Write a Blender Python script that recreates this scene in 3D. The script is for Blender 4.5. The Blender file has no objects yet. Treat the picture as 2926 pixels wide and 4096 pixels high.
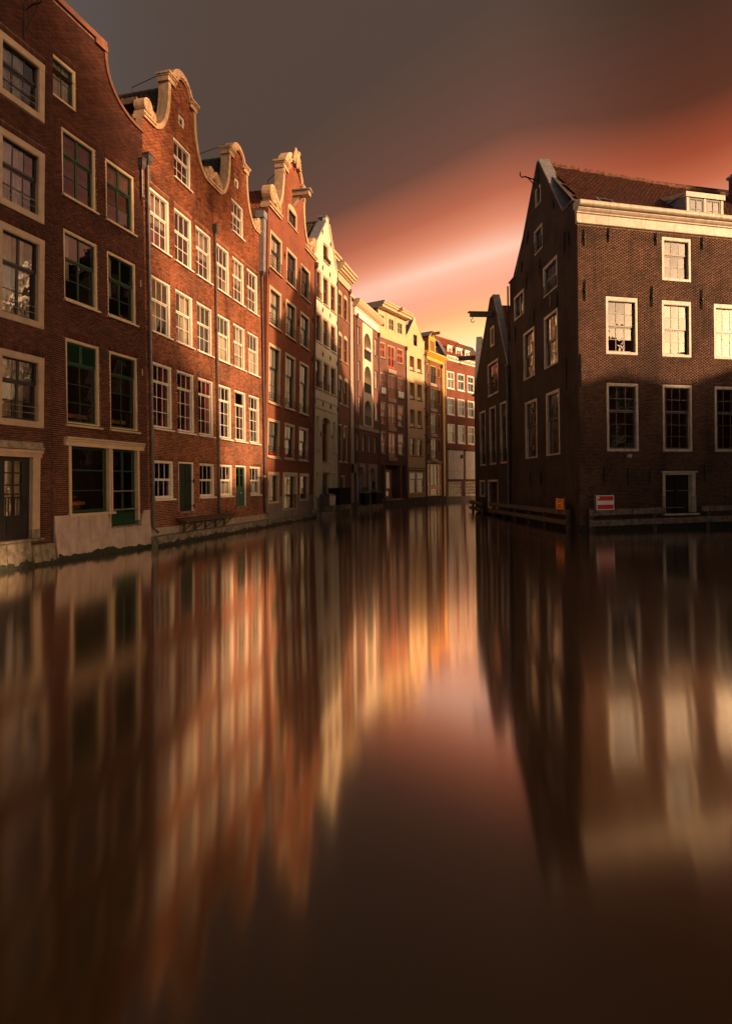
import bpy, math, random
import numpy as np
from mathutils import Vector, Matrix
from mathutils.geometry import delaunay_2d_cdt

R = math.radians
rnd = random.Random(11)
sc = bpy.context.scene
col = sc.collection

# ------------------------------------------------------------------ camera
cam = bpy.data.cameras.new('camera')
cam.sensor_fit = 'HORIZONTAL'
cam.sensor_width = 36.0
cam.lens = 36.0 * 2400 / 2926
cam.shift_y = -111 / 2926
cam.clip_end = 2000
camo = bpy.data.objects.new('camera', cam)
col.objects.link(camo)
camo.matrix_world = Matrix.Translation((0, 0, 2.5)) @ Matrix.Rotation(R(90), 4, 'X') @ Matrix.Rotation(-0.010, 4, 'Z')
sc.camera = camo

# ------------------------------------------------------------------ light
SUN_AZ = R(114.0)
SUN_EL = R(12.5)
to_sun = Vector((math.sin(SUN_AZ) * math.cos(SUN_EL), math.cos(SUN_AZ) * math.cos(SUN_EL), math.sin(SUN_EL)))
sun = bpy.data.lights.new('sun', 'SUN')
sun.energy = 5.0
sun.angle = R(2.2)
sun.color = (1.0, 0.585, 0.315)
suno = bpy.data.objects.new('sun', sun)
col.objects.link(suno)
suno.rotation_euler = to_sun.to_track_quat('Z', 'Y').to_euler()
suno.location = (40, -30, 40)

vs = sc.view_settings
vs.view_transform = 'Standard'
vs.look = 'None'
vs.gamma = 1
vs.use_curve_mapping = False
vs.exposure = 0.65
sc.cycles.max_bounces = 6
sc.cycles.diffuse_bounces = 3
sc.cycles.glossy_bounces = 4
sc.cycles.transparent_max_bounces = 8


def nodes_of(nt):
    N, L = nt.nodes, nt.links

    def new(t, **k):
        n = N.new(t)
        for a, b in k.items():
            setattr(n, a, b)
        return n

    def put(sock, v):
        if isinstance(v, bpy.types.NodeSocket):
            L.new(v, sock)
        elif v is not None:
            sock.default_value = v

    def math_(op, a, b=None, c=None):
        n = new('ShaderNodeMath', operation=op)
        for i, v in enumerate((a, b, c)):
            if v is not None:
                put(n.inputs[i], v)
        return n.outputs[0]

    def mix(fac, a, b, mode='MIX'):
        n = new('ShaderNodeMix', data_type='RGBA', blend_type=mode)
        put(n.inputs[0], fac)
        put(n.inputs[6], a)
        put(n.inputs[7], b)
        return n.outputs[2]

    def ramp(fac, stops, interp='LINEAR'):
        n = new('ShaderNodeValToRGB')
        n.color_ramp.interpolation = interp
        e = n.color_ramp.elements
        while len(e) < len(stops):
            e.new(0.5)
        for el, (p, c) in zip(e, stops):
            el.position = p
            el.color = c if len(c) == 4 else (*c, 1)
        put(n.inputs[0], fac)
        return n.outputs[0]

    def mapr(v, a, b, c=0.0, d=1.0, smooth=True):
        n = new('ShaderNodeMapRange', interpolation_type='SMOOTHSTEP' if smooth else 'LINEAR')
        for i, x in enumerate((v, a, b, c, d)):
            put(n.inputs[i], x)
        return n.outputs[0]
    return new, put, math_, mix, ramp, mapr


def build_world():
    w = bpy.data.worlds.new('World')
    sc.world = w
    w.use_nodes = True
    nt = w.node_tree
    new, put, m, mix, ramp, mapr = nodes_of(nt)
    bg = nt.nodes['Background']
    tc = new('ShaderNodeTexCoord')
    sep = new('ShaderNodeSeparateXYZ')
    put(sep.inputs[0], tc.outputs['Generated'])
    x, y, z = sep.outputs
    zz = m('MAXIMUM', z, 0.03)
    px = m('DIVIDE', x, zz)
    py = m('DIVIDE', y, zz)
    # long thin cloud streaks drawn on the flat cloud deck
    q = m('MULTIPLY', m('ADD', px, py), 0.7071)
    p = m('MULTIPLY', m('SUBTRACT', px, py), 0.7071)
    cv = new('ShaderNodeCombineXYZ')
    put(cv.inputs[0], m('MULTIPLY', m('ADD', p, m('MULTIPLY', q, 0.22)), 0.22))
    put(cv.inputs[1], m('MULTIPLY', q, 1.5))
    nz = new('ShaderNodeTexNoise')
    put(nz.inputs['Vector'], cv.outputs[0])
    nz.inputs['Scale'].default_value = 1.1
    nz.inputs['Detail'].default_value = 2.5
    nz.inputs['Roughness'].default_value = 0.45
    n1 = m('SUBTRACT', nz.outputs[0], 0.5)
    az = m('ARCTAN2', x, y)
    side = mapr(az, 0.20, 0.52)
    qn = m('ADD', m('SUBTRACT', q, m('MULTIPLY_ADD', side, 0.24, 0.04)), m('MULTIPLY', n1, 0.26))
    base = ramp(m('DIVIDE', qn, 4.0), [
        (0.00, (0.064, 0.044, 0.036)), (0.26, (0.064, 0.041, 0.031)), (0.36, (0.118, 0.050, 0.034)),
        (0.43, (0.36, 0.102, 0.054)), (0.49, (0.60, 0.215, 0.122)), (0.55, (0.74, 0.39, 0.275)),
        (0.63, (0.72, 0.30, 0.185)), (0.71, (0.76, 0.33, 0.15)), (0.80, (0.80, 0.53, 0.21)), (0.95, (0.85, 0.70, 0.42))])
    # the light dies away to the right of the glow, leaving dark red cloud
    base = mix(side, base, mix(1.0, base, (0.70, 0.51, 0.42, 1), 'MULTIPLY'))
    # pale wisp
    wisp = m('MULTIPLY', mapr(nz.outputs[0], 0.52, 0.70), m('MULTIPLY', mapr(q, 1.6, 2.0), mapr(q, 3.0, 2.3)))
    base = mix(m('MULTIPLY', wisp, m('SUBTRACT', 0.55, m('MULTIPLY', side, 0.5))), base, (0.80, 0.56, 0.43, 1))
    # greyer cloud away on the left
    base = mix(m('MULTIPLY', mapr(az, -0.22, -0.62), mapr(q, 1.6, 0.9)), base, (0.078, 0.065, 0.061, 1))
    # behind the viewpoint the deck ends and the low sun shines from clear air
    sky = new('ShaderNodeTexSky', sky_type='NISHITA')
    sky.sun_disc = False
    sky.sun_elevation = SUN_EL
    sky.sun_rotation = SUN_AZ
    sky.dust_density = 4.0
    clear = mix(1.0, sky.outputs[0], (0.135, 0.103, 0.082, 1), 'MULTIPLY')
    el = m('ARCSINE', z)
    n2 = m('MULTIPLY', n1, 0.12)
    low = mapr(m('ADD', el, n2), R(55), R(24))
    back = mapr(y, 0.55, 0.05)
    colr = mix(m('MULTIPLY', low, back), base, clear)
    put(bg.inputs[0], colr)
    bg.inputs[1].default_value = 0.9


build_world()

# ------------------------------------------------------------------ materials
MATS = {}


def new_mat(name):
    mt = bpy.data.materials.new(name)
    mt.use_nodes = True
    MATS[name] = mt
    return mt, mt.node_tree, mt.node_tree.nodes['Principled BSDF']


def paint(name, c, rough=0.55, var=0.16, scale=3.0, bump=0.12, metal=0.0, grime=None, spec=0.5, fine=40):
    mt, nt, b = new_mat(name)
    new, put, m, mix, ramp, mapr = nodes_of(nt)
    tc = new('ShaderNodeNewGeometry')
    n = new('ShaderNodeTexNoise')
    put(n.inputs['Vector'], tc.outputs['Position'])
    n.inputs['Scale'].default_value = scale
    n.inputs['Detail'].default_value = 6
    n.inputs['Roughness'].default_value = 0.65
    lo = tuple(max(0, v * (1 - var * 2)) for v in c) + (1,)
    hi = tuple(min(1, v * (1 + var)) for v in c) + (1,)
    colr = mix(mapr(n.outputs[0], 0.30, 0.70), lo, hi)
    if grime:
        g = new('ShaderNodeTexNoise')
        mp = new('ShaderNodeMapping')
        mp.inputs['Scale'].default_value = (3.0, 3.0, 0.5)
        put(mp.inputs[0], tc.outputs['Position'])
        put(g.inputs['Vector'], mp.outputs[0])
        g.inputs['Scale'].default_value = 1.6
        g.inputs['Detail'].default_value = 7
        colr = mix(m('MULTIPLY', mapr(g.outputs[0], 0.50, 0.72), 0.75), colr, (*grime, 1))
    put(b.inputs['Base Color'], colr)
    b.inputs['Roughness'].default_value = rough
    b.inputs['Metallic'].default_value = metal
    b.inputs['Specular IOR Level'].default_value = spec
    if bump:
        f = new('ShaderNodeTexNoise')
        put(f.inputs['Vector'], tc.outputs['Position'])
        f.inputs['Scale'].default_value = fine
        f.inputs['Detail'].default_value = 4
        bm = new('ShaderNodeBump')
        bm.inputs['Strength'].default_value = bump
        bm.inputs['Distance'].default_value = 0.02
        put(bm.inputs['Height'], f.outputs[0])
        put(b.inputs['Normal'], bm.outputs[0])
    return mt


def brick_pieces(name, a, bcol, c, soot=0.5):
    """material of separately modelled bricks: each face carries its own tone"""
    mt, nt, b = new_mat(name)
    new, put, m, mix, ramp, mapr = nodes_of(nt)
    at = new('ShaderNodeAttribute', attribute_name='tone')
    colr = ramp(at.outputs['Fac'], [(0.0, a), (0.45, bcol), (0.8, c), (1.0, tuple(v * 0.45 for v in a))])
    geo = new('ShaderNodeNewGeometry')
    n = new('ShaderNodeTexNoise')
    put(n.inputs['Vector'], geo.outputs['Position'])
    n.inputs['Scale'].default_value = 0.42
    n.inputs['Detail'].default_value = 8
    n.inputs['Roughness'].default_value = 0.62
    colr = mix(m('MULTIPLY', mapr(n.outputs[0], 0.44, 0.66), soot), colr, mix(1.0, colr, (0.36, 0.36, 0.38, 1), 'MULTIPLY'))
    f = new('ShaderNodeTexNoise')
    put(f.inputs['Vector'], geo.outputs['Position'])
    f.inputs['Scale'].default_value = 28
    f.inputs['Detail'].default_value = 4
    colr = mix(m('MULTIPLY', mapr(f.outputs[0], 0.35, 0.7), 0.35), colr, mix(1.0, colr, (0.5, 0.5, 0.5, 1), 'MULTIPLY'))
    mp = new('ShaderNodeMapping')
    mp.inputs['Scale'].default_value = (1.5, 1.5, 0.16)
    put(mp.inputs[0], geo.outputs['Position'])
    k = new('ShaderNodeTexNoise')
    put(k.inputs['Vector'], mp.outputs[0])
    k.inputs['Scale'].default_value = 1.4
    k.inputs['Detail'].default_value = 7
    k.inputs['Roughness'].default_value = 0.6
    colr = mix(m('MULTIPLY', mapr(k.outputs[0], 0.52, 0.72), soot), colr, mix(1.0, colr, (0.42, 0.40, 0.40, 1), 'MULTIPLY'))
    colr = mix(m('MULTIPLY', mapr(k.outputs[0], 0.42, 0.28), soot * 0.5), colr, mix(1.0, colr, (1.7, 1.65, 1.6, 1), 'MULTIPLY'))
    put(b.inputs['Base Color'], colr)
    b.inputs['Roughness'].default_value = 0.85
    b.inputs['Specular IOR Level'].default_value = 0.25
    bm = new('ShaderNodeBump')
    bm.inputs['Strength'].default_value = 0.35
    bm.inputs['Distance'].default_value = 0.006
    put(bm.inputs['Height'], f.outputs[0])
    put(b.inputs['Normal'], bm.outputs[0])
    return mt


def brick_sheet(name, a, c, mortar, soot=0.5):
    """far walls whose bricks are too small to pick apart"""
    mt, nt, b = new_mat(name)
    new, put, m, mix, ramp, mapr = nodes_of(nt)
    tc = new('ShaderNodeTexCoord')
    sp = new('ShaderNodeSeparateXYZ')
    put(sp.inputs[0], tc.outputs['Object'])
    cb = new('ShaderNodeCombineXYZ')
    put(cb.inputs[0], m('ADD', sp.outputs[0], sp.outputs[1]))
    put(cb.inputs[1], sp.outputs[2])
    br = new('ShaderNodeTexBrick')
    put(br.inputs['Vector'], cb.outputs[0])
    br.inputs['Color1'].default_value = (*a, 1)
    br.inputs['Color2'].default_value = (*c, 1)
    br.inputs['Mortar'].default_value = (*mortar, 1)
    br.inputs['Scale'].default_value = 1.0
    br.inputs['Brick Width'].default_value = 0.22
    br.inputs['Row Height'].default_value = 0.065
    br.inputs['Mortar Size'].default_value = 0.006
    br.inputs['Bias'].default_value = -0.1
    n = new('ShaderNodeTexNoise')
    put(n.inputs['Vector'], tc.outputs['Object'])
    n.inputs['Scale'].default_value = 0.55
    n.inputs['Detail'].default_value = 9
    n.inputs['Roughness'].default_value = 0.65
    colr = mix(m('MULTIPLY', mapr(n.outputs[0], 0.42, 0.68), soot), br.outputs[0], mix(1.0, br.outputs[0], (0.34, 0.34, 0.36, 1), 'MULTIPLY'))
    mp = new('ShaderNodeMapping')
    mp.inputs['Scale'].default_value = (1.5, 1.5, 0.13)
    put(mp.inputs[0], tc.outputs['Object'])
    k = new('ShaderNodeTexNoise')
    put(k.inputs['Vector'], mp.outputs[0])
    k.inputs['Scale'].default_value = 1.3
    k.inputs['Detail'].default_value = 7
    colr = mix(m('MULTIPLY', mapr(k.outputs[0], 0.54, 0.72), soot), colr, mix(1.0, colr, (0.5, 0.5, 0.5, 1), 'MULTIPLY'))
    colr = mix(m('MULTIPLY', mapr(k.outputs[0], 0.42, 0.30), soot * 0.7), colr, mix(1.0, colr, (1.8, 1.7, 1.6, 1), 'MULTIPLY'))
    put(b.inputs['Base Color'], colr)
    b.inputs['Roughness'].default_value = 0.88
    b.inputs['Specular IOR Level'].default_value = 0.2
    bm = new('ShaderNodeBump')
    bm.invert = True
    bm.inputs['Strength'].default_value = 0.5
    bm.inputs['Distance'].default_value = 0.01
    put(bm.inputs['Height'], br.outputs['Fac'])
    put(b.inputs['Normal'], bm.outputs[0])
    return mt


def glass_mat(name, tint=(0.72, 0.72, 0.72), ior=2.35):
    mt, nt, b = new_mat(name)
    nt.nodes.remove(b)
    new, put, m, mix, ramp, mapr = nodes_of(nt)
    out = nt.nodes['Material Output']
    tr = new('ShaderNodeBsdfTransparent')
    tr.inputs[0].default_value = (*tint, 1)
    gl = new('ShaderNodeBsdfGlossy')
    gl.inputs['Roughness'].default_value = 0.02
    gl.inputs['Color'].default_value = (0.95, 0.95, 0.95, 1)
    tc = new('ShaderNodeTexCoord')
    n = new('ShaderNodeTexNoise')
    put(n.inputs['Vector'], tc.outputs['Object'])
    n.inputs['Scale'].default_value = 2.2
    bm = new('ShaderNodeBump')
    bm.inputs['Strength'].default_value = 0.12
    bm.inputs['Distance'].default_value = 0.05
    put(bm.inputs['Height'], n.outputs[0])
    put(gl.inputs['Normal'], bm.outputs[0])
    fr = new('ShaderNodeFresnel')
    fr.inputs[0].default_value = ior
    mx = new('ShaderNodeMixShader')
    put(mx.inputs[0], fr.outputs[0])
    put(mx.inputs[1], tr.outputs[0])
    put(mx.inputs[2], gl.outputs[0])
    put(out.inputs[0], mx.outputs[0])
    return mt


def emit_mat(name, c, s):
    mt, nt, b = new_mat(name)
    b.inputs['Base Color'].default_value = (*c, 1)
    b.inputs['Emission Color'].default_value = (*c, 1)
    b.inputs['Emission Strength'].default_value = s
    return mt


glass_mat('glass')
paint('cream', (0.50, 0.37, 0.235), 0.45, 0.06, bump=0.06)
paint('cream_old', (0.36, 0.262, 0.18), 0.55, 0.10, bump=0.10, grime=(0.34, 0.25, 0.17))
paint('white', (0.80, 0.72, 0.60), 0.42, 0.05, bump=0.05)
paint('white_old', (0.50, 0.43, 0.345), 0.5, 0.12, bump=0.10, grime=(0.29, 0.23, 0.17))
paint('sandstone', (0.52, 0.34, 0.205), 0.8, 0.14, scale=5, bump=0.3, grime=(0.24, 0.15, 0.09))
paint('green', (0.010, 0.048, 0.018), 0.35, 0.10, bump=0.05)
paint('green_dark', (0.006, 0.018, 0.009), 0.4, 0.1, bump=0.05)
paint('dark_sash', (0.022, 0.019, 0.018), 0.35, 0.1, bump=0.05)
paint('grey_sash', (0.11, 0.095, 0.085), 0.4, 0.1, bump=0.05)
paint('blue_sash', (0.025, 0.032, 0.055), 0.35, 0.1, bump=0.05)
paint('red_sash', (0.17, 0.045, 0.03), 0.4, 0.1, bump=0.05)
paint('vermilion', (0.72, 0.075, 0.018), 0.38, 0.06, bump=0.05)
paint('yellow', (0.76, 0.36, 0.05), 0.42, 0.08, bump=0.06)
paint('ochre_wall', (0.40, 0.20, 0.045), 0.7, 0.1, bump=0.1)
paint('pipe', (0.13, 0.115, 0.11), 0.45, 0.2, scale=6, bump=0.1, metal=0.5)
paint('lead', (0.26, 0.255, 0.27), 0.5, 0.15, scale=4, bump=0.15, metal=0.35)
paint('iron', (0.018, 0.015, 0.014), 0.6, 0.2, bump=0.1, metal=0.3)
paint('steel', (0.55, 0.5, 0.44), 0.3, 0.1, bump=0.04, metal=0.8)
paint('stone', (0.23, 0.185, 0.14), 0.85, 0.25, scale=5, bump=0.45, fine=18, grime=(0.06, 0.065, 0.02))
paint('stone_dark', (0.10, 0.078, 0.06), 0.9, 0.3, scale=4, bump=0.6, fine=14, grime=(0.02, 0.02, 0.012))
paint('moss_dark', (0.022, 0.02, 0.012), 0.95, 0.4, scale=8, bump=0.6, fine=25)
paint('plaster_pink', (0.42, 0.325, 0.27), 0.85, 0.10, scale=2.0, bump=0.2, grime=(0.27, 0.20, 0.155))
paint('algae', (0.022, 0.026, 0.010), 0.7, 0.5, scale=14, bump=0.5, fine=40)
paint('plaster_grey', (0.24, 0.195, 0.16), 0.85, 0.10, scale=2.0, bump=0.15)
paint('plaster_white', (0.62, 0.53, 0.39), 0.8, 0.05, scale=1.0, bump=0.08, grime=(0.47, 0.38, 0.26))
paint('plaster_yellow', (0.56, 0.375, 0.20), 0.8, 0.05, scale=1.0, bump=0.08, grime=(0.48, 0.31, 0.155))
paint('plaster_tan', (0.44, 0.29, 0.17), 0.8, 0.06, bump=0.08)
paint('concrete', (0.36, 0.29, 0.235), 0.85, 0.12, scale=3, bump=0.2)
paint('mortar', (0.50, 0.31, 0.20), 0.95, 0.25, scale=9, bump=0.4, fine=60)
paint('mortar_mid', (0.27, 0.16, 0.105), 0.95, 0.25, scale=9, bump=0.4, fine=60)
paint('mortar_dark', (0.17, 0.105, 0.072), 0.95, 0.25, scale=9, bump=0.4, fine=60)
paint('wood', (0.10, 0.068, 0.045), 0.8, 0.3, scale=6, bump=0.4, fine=22, grime=(0.03, 0.03, 0.012))
paint('wood_grey', (0.20, 0.15, 0.11), 0.85, 0.3, scale=6, bump=0.5, fine=22, grime=(0.05, 0.042, 0.02))
paint('wood_light', (0.55, 0.29, 0.10), 0.6, 0.15, scale=6, bump=0.1)
paint('curtain', (0.62, 0.55, 0.42), 0.9, 0.08, bump=0.05)
paint('curtain_red', (0.40, 0.025, 0.02), 0.9, 0.15, bump=0.05)
paint('room', (0.13, 0.085, 0.055), 0.9, 0.2, bump=0.0)
paint('room_dark', (0.035, 0.024, 0.017), 0.9, 0.2, bump=0.0)
paint('room_pale', (0.42, 0.35, 0.27), 0.9, 0.2, bump=0.0)
paint('room_red', (0.20, 0.035, 0.022), 0.9, 0.3, bump=0.0)
paint('tile_red', (0.28, 0.062, 0.026), 0.75, 0.35, scale=4.5, bump=0.3, grime=(0.07, 0.045, 0.02))
paint('tile_brown', (0.15, 0.045, 0.022), 0.8, 0.4, scale=4.5, bump=0.3, grime=(0.05, 0.036, 0.02))
paint('tile_dark', (0.065, 0.042, 0.03), 0.8, 0.35, scale=4.5, bump=0.3, grime=(0.03, 0.03, 0.016))
paint('sheet_steel', (0.52, 0.45, 0.40), 0.6, 0.06, scale=2, bump=0.1, grime=(0.30, 0.22, 0.17))
paint('sign_red', (0.62, 0.012, 0.018), 0.4, 0.03, bump=0.0)
paint('sign_white', (0.85, 0.80, 0.76), 0.4, 0.03, bump=0.0)
paint('sign_orange', (0.90, 0.28, 0.01), 0.4, 0.03, bump=0.0)
paint('paper', (0.70, 0.45, 0.20), 0.8, 0.08, bump=0.0)
paint('sticker', (0.85, 0.55, 0.03), 0.5, 0.05, bump=0.0)
paint('ink', (0.06, 0.02, 0.012), 0.6, 0.05, bump=0.0)
paint('leaf', (0.045, 0.065, 0.018), 0.6, 0.4, scale=12, bump=0.1)
paint('flower_red', (0.6, 0.03, 0.02), 0.6, 0.2, scale=12, bump=0.0)
paint('bin_plastic', (0.012, 0.011, 0.012), 0.85, 0.15, bump=0.08, spec=0.1)
paint('dark_door', (0.012, 0.010, 0.010), 0.35, 0.1, bump=0.05)
paint('bark', (0.07, 0.05, 0.035), 0.9, 0.3, bump=0.5, fine=12)
emit_mat('bulb', (1.0, 0.36, 0.08), 9.0)

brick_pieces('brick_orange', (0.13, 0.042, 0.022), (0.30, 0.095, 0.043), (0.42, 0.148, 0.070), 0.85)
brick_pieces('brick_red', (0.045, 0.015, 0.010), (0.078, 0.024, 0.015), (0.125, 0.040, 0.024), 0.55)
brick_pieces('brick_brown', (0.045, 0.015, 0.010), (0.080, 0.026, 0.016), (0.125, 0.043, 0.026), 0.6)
brick_pieces('brick_umber', (0.062, 0.032, 0.022), (0.10, 0.050, 0.033), (0.15, 0.076, 0.049), 0.9)
brick_sheet('sheet_russet', (0.24, 0.068, 0.034), (0.185, 0.055, 0.03), (0.20, 0.11, 0.075), 0.45)
brick_sheet('sheet_brown', (0.19, 0.075, 0.045), (0.15, 0.058, 0.036), (0.19, 0.115, 0.08), 0.45)
brick_sheet('sheet_plum', (0.185, 0.080, 0.056), (0.15, 0.066, 0.047), (0.22, 0.13, 0.10), 0.3)
brick_sheet('sheet_red', (0.20, 0.062, 0.037), (0.165, 0.052, 0.032), (0.19, 0.09, 0.062), 0.5)
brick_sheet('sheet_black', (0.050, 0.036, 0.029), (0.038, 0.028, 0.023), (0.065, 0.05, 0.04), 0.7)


def water_mat():
    mt, nt, b = new_mat('water')
    new, put, m, mix, ramp, mapr = nodes_of(nt)
    out = nt.nodes['Material Output']
    b.inputs['Base Color'].default_value = (0.016, 0.009, 0.004, 1)
    b.inputs['Roughness'].default_value = 1.0
    b.inputs['Specular IOR Level'].default_value = 0.0
    tc = new('ShaderNodeTexCoord')
    gl = new('ShaderNodeBsdfAnisotropic')
    gl.distribution = 'GGX'
    mp = new('ShaderNodeMapping')
    mp.inputs['Scale'].default_value = (0.16, 0.05, 1)
    put(mp.inputs[0], tc.outputs['Object'])
    n = new('ShaderNodeTexNoise')
    put(n.inputs['Vector'], mp.outputs[0])
    n.inputs['Scale'].default_value = 1.0
    n.inputs['Detail'].default_value = 2
    put(gl.inputs['Roughness'], mapr(n.outputs[0], 0.3, 0.7, 0.085, 0.110, False))
    gl.inputs['Color'].default_value = (1.0, 0.93, 0.85, 1)
    gl.inputs['Anisotropy'].default_value = WATER_ANISO
    cx = new('ShaderNodeCombineXYZ')
    cx.inputs[0].default_value = 1.0
    put(gl.inputs['Tangent'], cx.outputs[0])
    n2 = new('ShaderNodeTexNoise')
    mp2 = new('ShaderNodeMapping')
    mp2.inputs['Scale'].default_value = (0.35, 0.12, 1)
    put(mp2.inputs[0], tc.outputs['Object'])
    put(n2.inputs['Vector'], mp2.outputs[0])
    n2.inputs['Scale'].default_value = 1.0
    n2.inputs['Detail'].default_value = 1
    bm = new('ShaderNodeBump')
    bm.inputs['Strength'].default_value = 0.015
    bm.inputs['Distance'].default_value = 0.15
    put(bm.inputs['Height'], n2.outputs[0])
    put(gl.inputs['Normal'], bm.outputs[0])
    fr = new('ShaderNodeFresnel')
    fr.inputs[0].default_value = 1.33
    mx = new('ShaderNodeMixShader')
    put(mx.inputs[0], m('MINIMUM', m('MULTIPLY_ADD', fr.outputs[0], 5.0, -0.07), 0.96))
    put(mx.inputs[1], b.outputs[0])
    put(mx.inputs[2], gl.outputs[0])
    put(out.inputs[0], mx.outputs[0])


WATER_ANISO = 0.48
water_mat()


# ------------------------------------------------------------------ mesh helpers
class MB:
    def __init__(s):
        s.v = []
        s.f = []

    def add(s, vs_, fs):
        o = len(s.v)
        s.v.extend(vs_)
        s.f.extend([tuple(i + o for i in f) for f in fs])
        return s

    def box(s, x0, x1, y0, y1, z0, z1):
        return s.add([(x0, y0, z0), (x1, y0, z0), (x1, y1, z0), (x0, y1, z0), (x0, y0, z1), (x1, y0, z1), (x1, y1, z1), (x0, y1, z1)],
                     [(0, 3, 2, 1), (4, 5, 6, 7), (0, 1, 5, 4), (1, 2, 6, 5), (2, 3, 7, 6), (3, 0, 4, 7)])

    def quad(s, a, b, c, d):
        return s.add([a, b, c, d], [(0, 1, 2, 3)])

    def prism(s, pts, y0, y1):
        """outline in x,z (anticlockwise seen from the canal), from y0 (front) to y1"""
        n = len(pts)
        vs_ = [(x, y0, z) for x, z in pts] + [(x, y1, z) for x, z in pts]
        fs = [tuple(range(n)), tuple(reversed(range(n, 2 * n)))]
        fs += [(i, i + n, (i + 1) % n + n, (i + 1) % n) for i in range(n)]
        return s.add(vs_, fs)

    def ribbon(s, pts, w0, w1, y0, y1):
        """moulding along an x,z polyline, from offset w0 to w1 to its left, y0..y1 deep"""
        n = len(pts)
        a, b = [], []
        for i in range(n):
            p = pts[max(i - 1, 0)]
            q = pts[min(i + 1, n - 1)]
            dx, dz = q[0] - p[0], q[1] - p[1]
            l = math.hypot(dx, dz) or 1
            nx, nz = -dz / l, dx / l
            a.append((pts[i][0] + nx * w0, pts[i][1] + nz * w0))
            b.append((pts[i][0] + nx * w1, pts[i][1] + nz * w1))
        vs_ = []
        for i in range(n):
            vs_ += [(a[i][0], y0, a[i][1]), (b[i][0], y0, b[i][1]), (b[i][0], y1, b[i][1]), (a[i][0], y1, a[i][1])]
        fs = [(0, 3, 2, 1), (4 * n - 4, 4 * n - 3, 4 * n - 2, 4 * n - 1)]
        for i in range(n - 1):
            o = 4 * i
            for k in range(4):
                k2 = (k + 1) % 4
                fs.append((o + k, o + k2, o + 4 + k2, o + 4 + k))
        return s.add(vs_, fs)

    def tube(s, pts, r, n=8, cap=True):
        P = [Vector(p) for p in pts]
        m = len(P)
        rr = r if isinstance(r, (list, tuple)) else [r] * m
        vs_, fs = [], []
        for i in range(m):
            d = (P[min(i + 1, m - 1)] - P[max(i - 1, 0)]).normalized()
            up = Vector((0, 0, 1)) if abs(d.z) < 0.9 else Vector((1, 0, 0))
            a = d.cross(up).normalized()
            b = d.cross(a)
            for k in range(n):
                t = 2 * math.pi * k / n
                vs_.append(tuple(P[i] + a * math.cos(t) * rr[i] + b * math.sin(t) * rr[i]))
        for i in range(m - 1):
            for k in range(n):
                k2 = (k + 1) % n
                fs.append((i * n + k, i * n + k2, (i + 1) * n + k2, (i + 1) * n + k))
        if cap:
            fs.append(tuple(reversed(range(n))))
            fs.append(tuple(range((m - 1) * n, m * n)))
        return s.add(vs_, fs)

    def ball(s, c, rx, ry, rz, nu=10, nv=6):
        vs_, fs = [], []
        for j in range(nv + 1):
            t = math.pi * j / nv
            for i in range(nu):
                p = 2 * math.pi * i / nu
                vs_.append((c[0] + rx * math.sin(t) * math.cos(p), c[1] + ry * math.sin(t) * math.sin(p), c[2] + rz * math.cos(t)))
        for j in range(nv):
            for i in range(nu):
                i2 = (i + 1) % nu
                fs.append((j * nu + i, (j + 1) * nu + i, (j + 1) * nu + i2, j * nu + i2))
        return s.add(vs_, fs)

    def mesh(s, name):
        me = bpy.data.meshes.new(name)
        me.from_pydata(s.v, [], s.f)
        me.update()
        return me


def ob(name, me, mat=None, parent=None, loc=(0, 0, 0), rot=(0, 0, 0), smooth=False, **props):
    if isinstance(me, MB):
        me = me.mesh(name)
    if me is not None and mat and not me.materials:
        me.materials.append(MATS[mat])
    if smooth and me is not None:
        for p in me.polygons:
            p.use_smooth = True
    o = bpy.data.objects.new(name, me)
    col.objects.link(o)
    o.location = loc
    o.rotation_euler = rot
    if parent is not None:
        o.parent = parent
    for k, v in props.items():
        o[k] = v
    return o


def thing(name, label, category, loc=(0, 0, 0), rot=(0, 0, 0), group=None, me=None, mat=None):
    o = ob(name, me, mat, None, loc, rot)
    o['label'] = label
    o['category'] = category
    if group:
        o['group'] = group
    return o


def rect_poly(x0, x1, z0, z1):
    return [(x0, z0), (x1, z0), (x1, z1), (x0, z1)]


def arch_poly(x0, x1, z0, zs, z1, n=10):
    """opening with a segmental head springing at zs and topping at z1"""
    pts = [(x0, z0), (x1, z0)]
    cx, a, h = (x0 + x1) / 2, (x1 - x0) / 2, z1 - zs
    for i in range(n + 1):
        t = math.pi * i / n
        pts.append((cx + a * math.cos(t), zs + h * math.sin(t)))
    return pts


def inside(p, poly):
    x, z = p
    r = False
    n = len(poly)
    for i in range(n):
        x0, z0 = poly[i]
        x1, z1 = poly[(i + 1) % n]
        if (z0 > z) != (z1 > z) and x < (x1 - x0) * (z - z0) / (z1 - z0) + x0:
            r = not r
    return r


def spans(poly, z):
    xs = []
    n = len(poly)
    for i in range(n):
        x0, z0 = poly[i]
        x1, z1 = poly[(i + 1) % n]
        if (z0 > z) != (z1 > z):
            xs.append((x1 - x0) * (z - z0) / (z1 - z0) + x0)
    xs.sort()
    return list(zip(xs[::2], xs[1::2]))


def subtract(iv, cut):
    out = []
    for a, b in iv:
        if cut[1] <= a or cut[0] >= b:
            out.append((a, b))
            continue
        if cut[0] > a:
            out.append((a, cut[0]))
        if cut[1] < b:
            out.append((cut[1], b))
    return out


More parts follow.
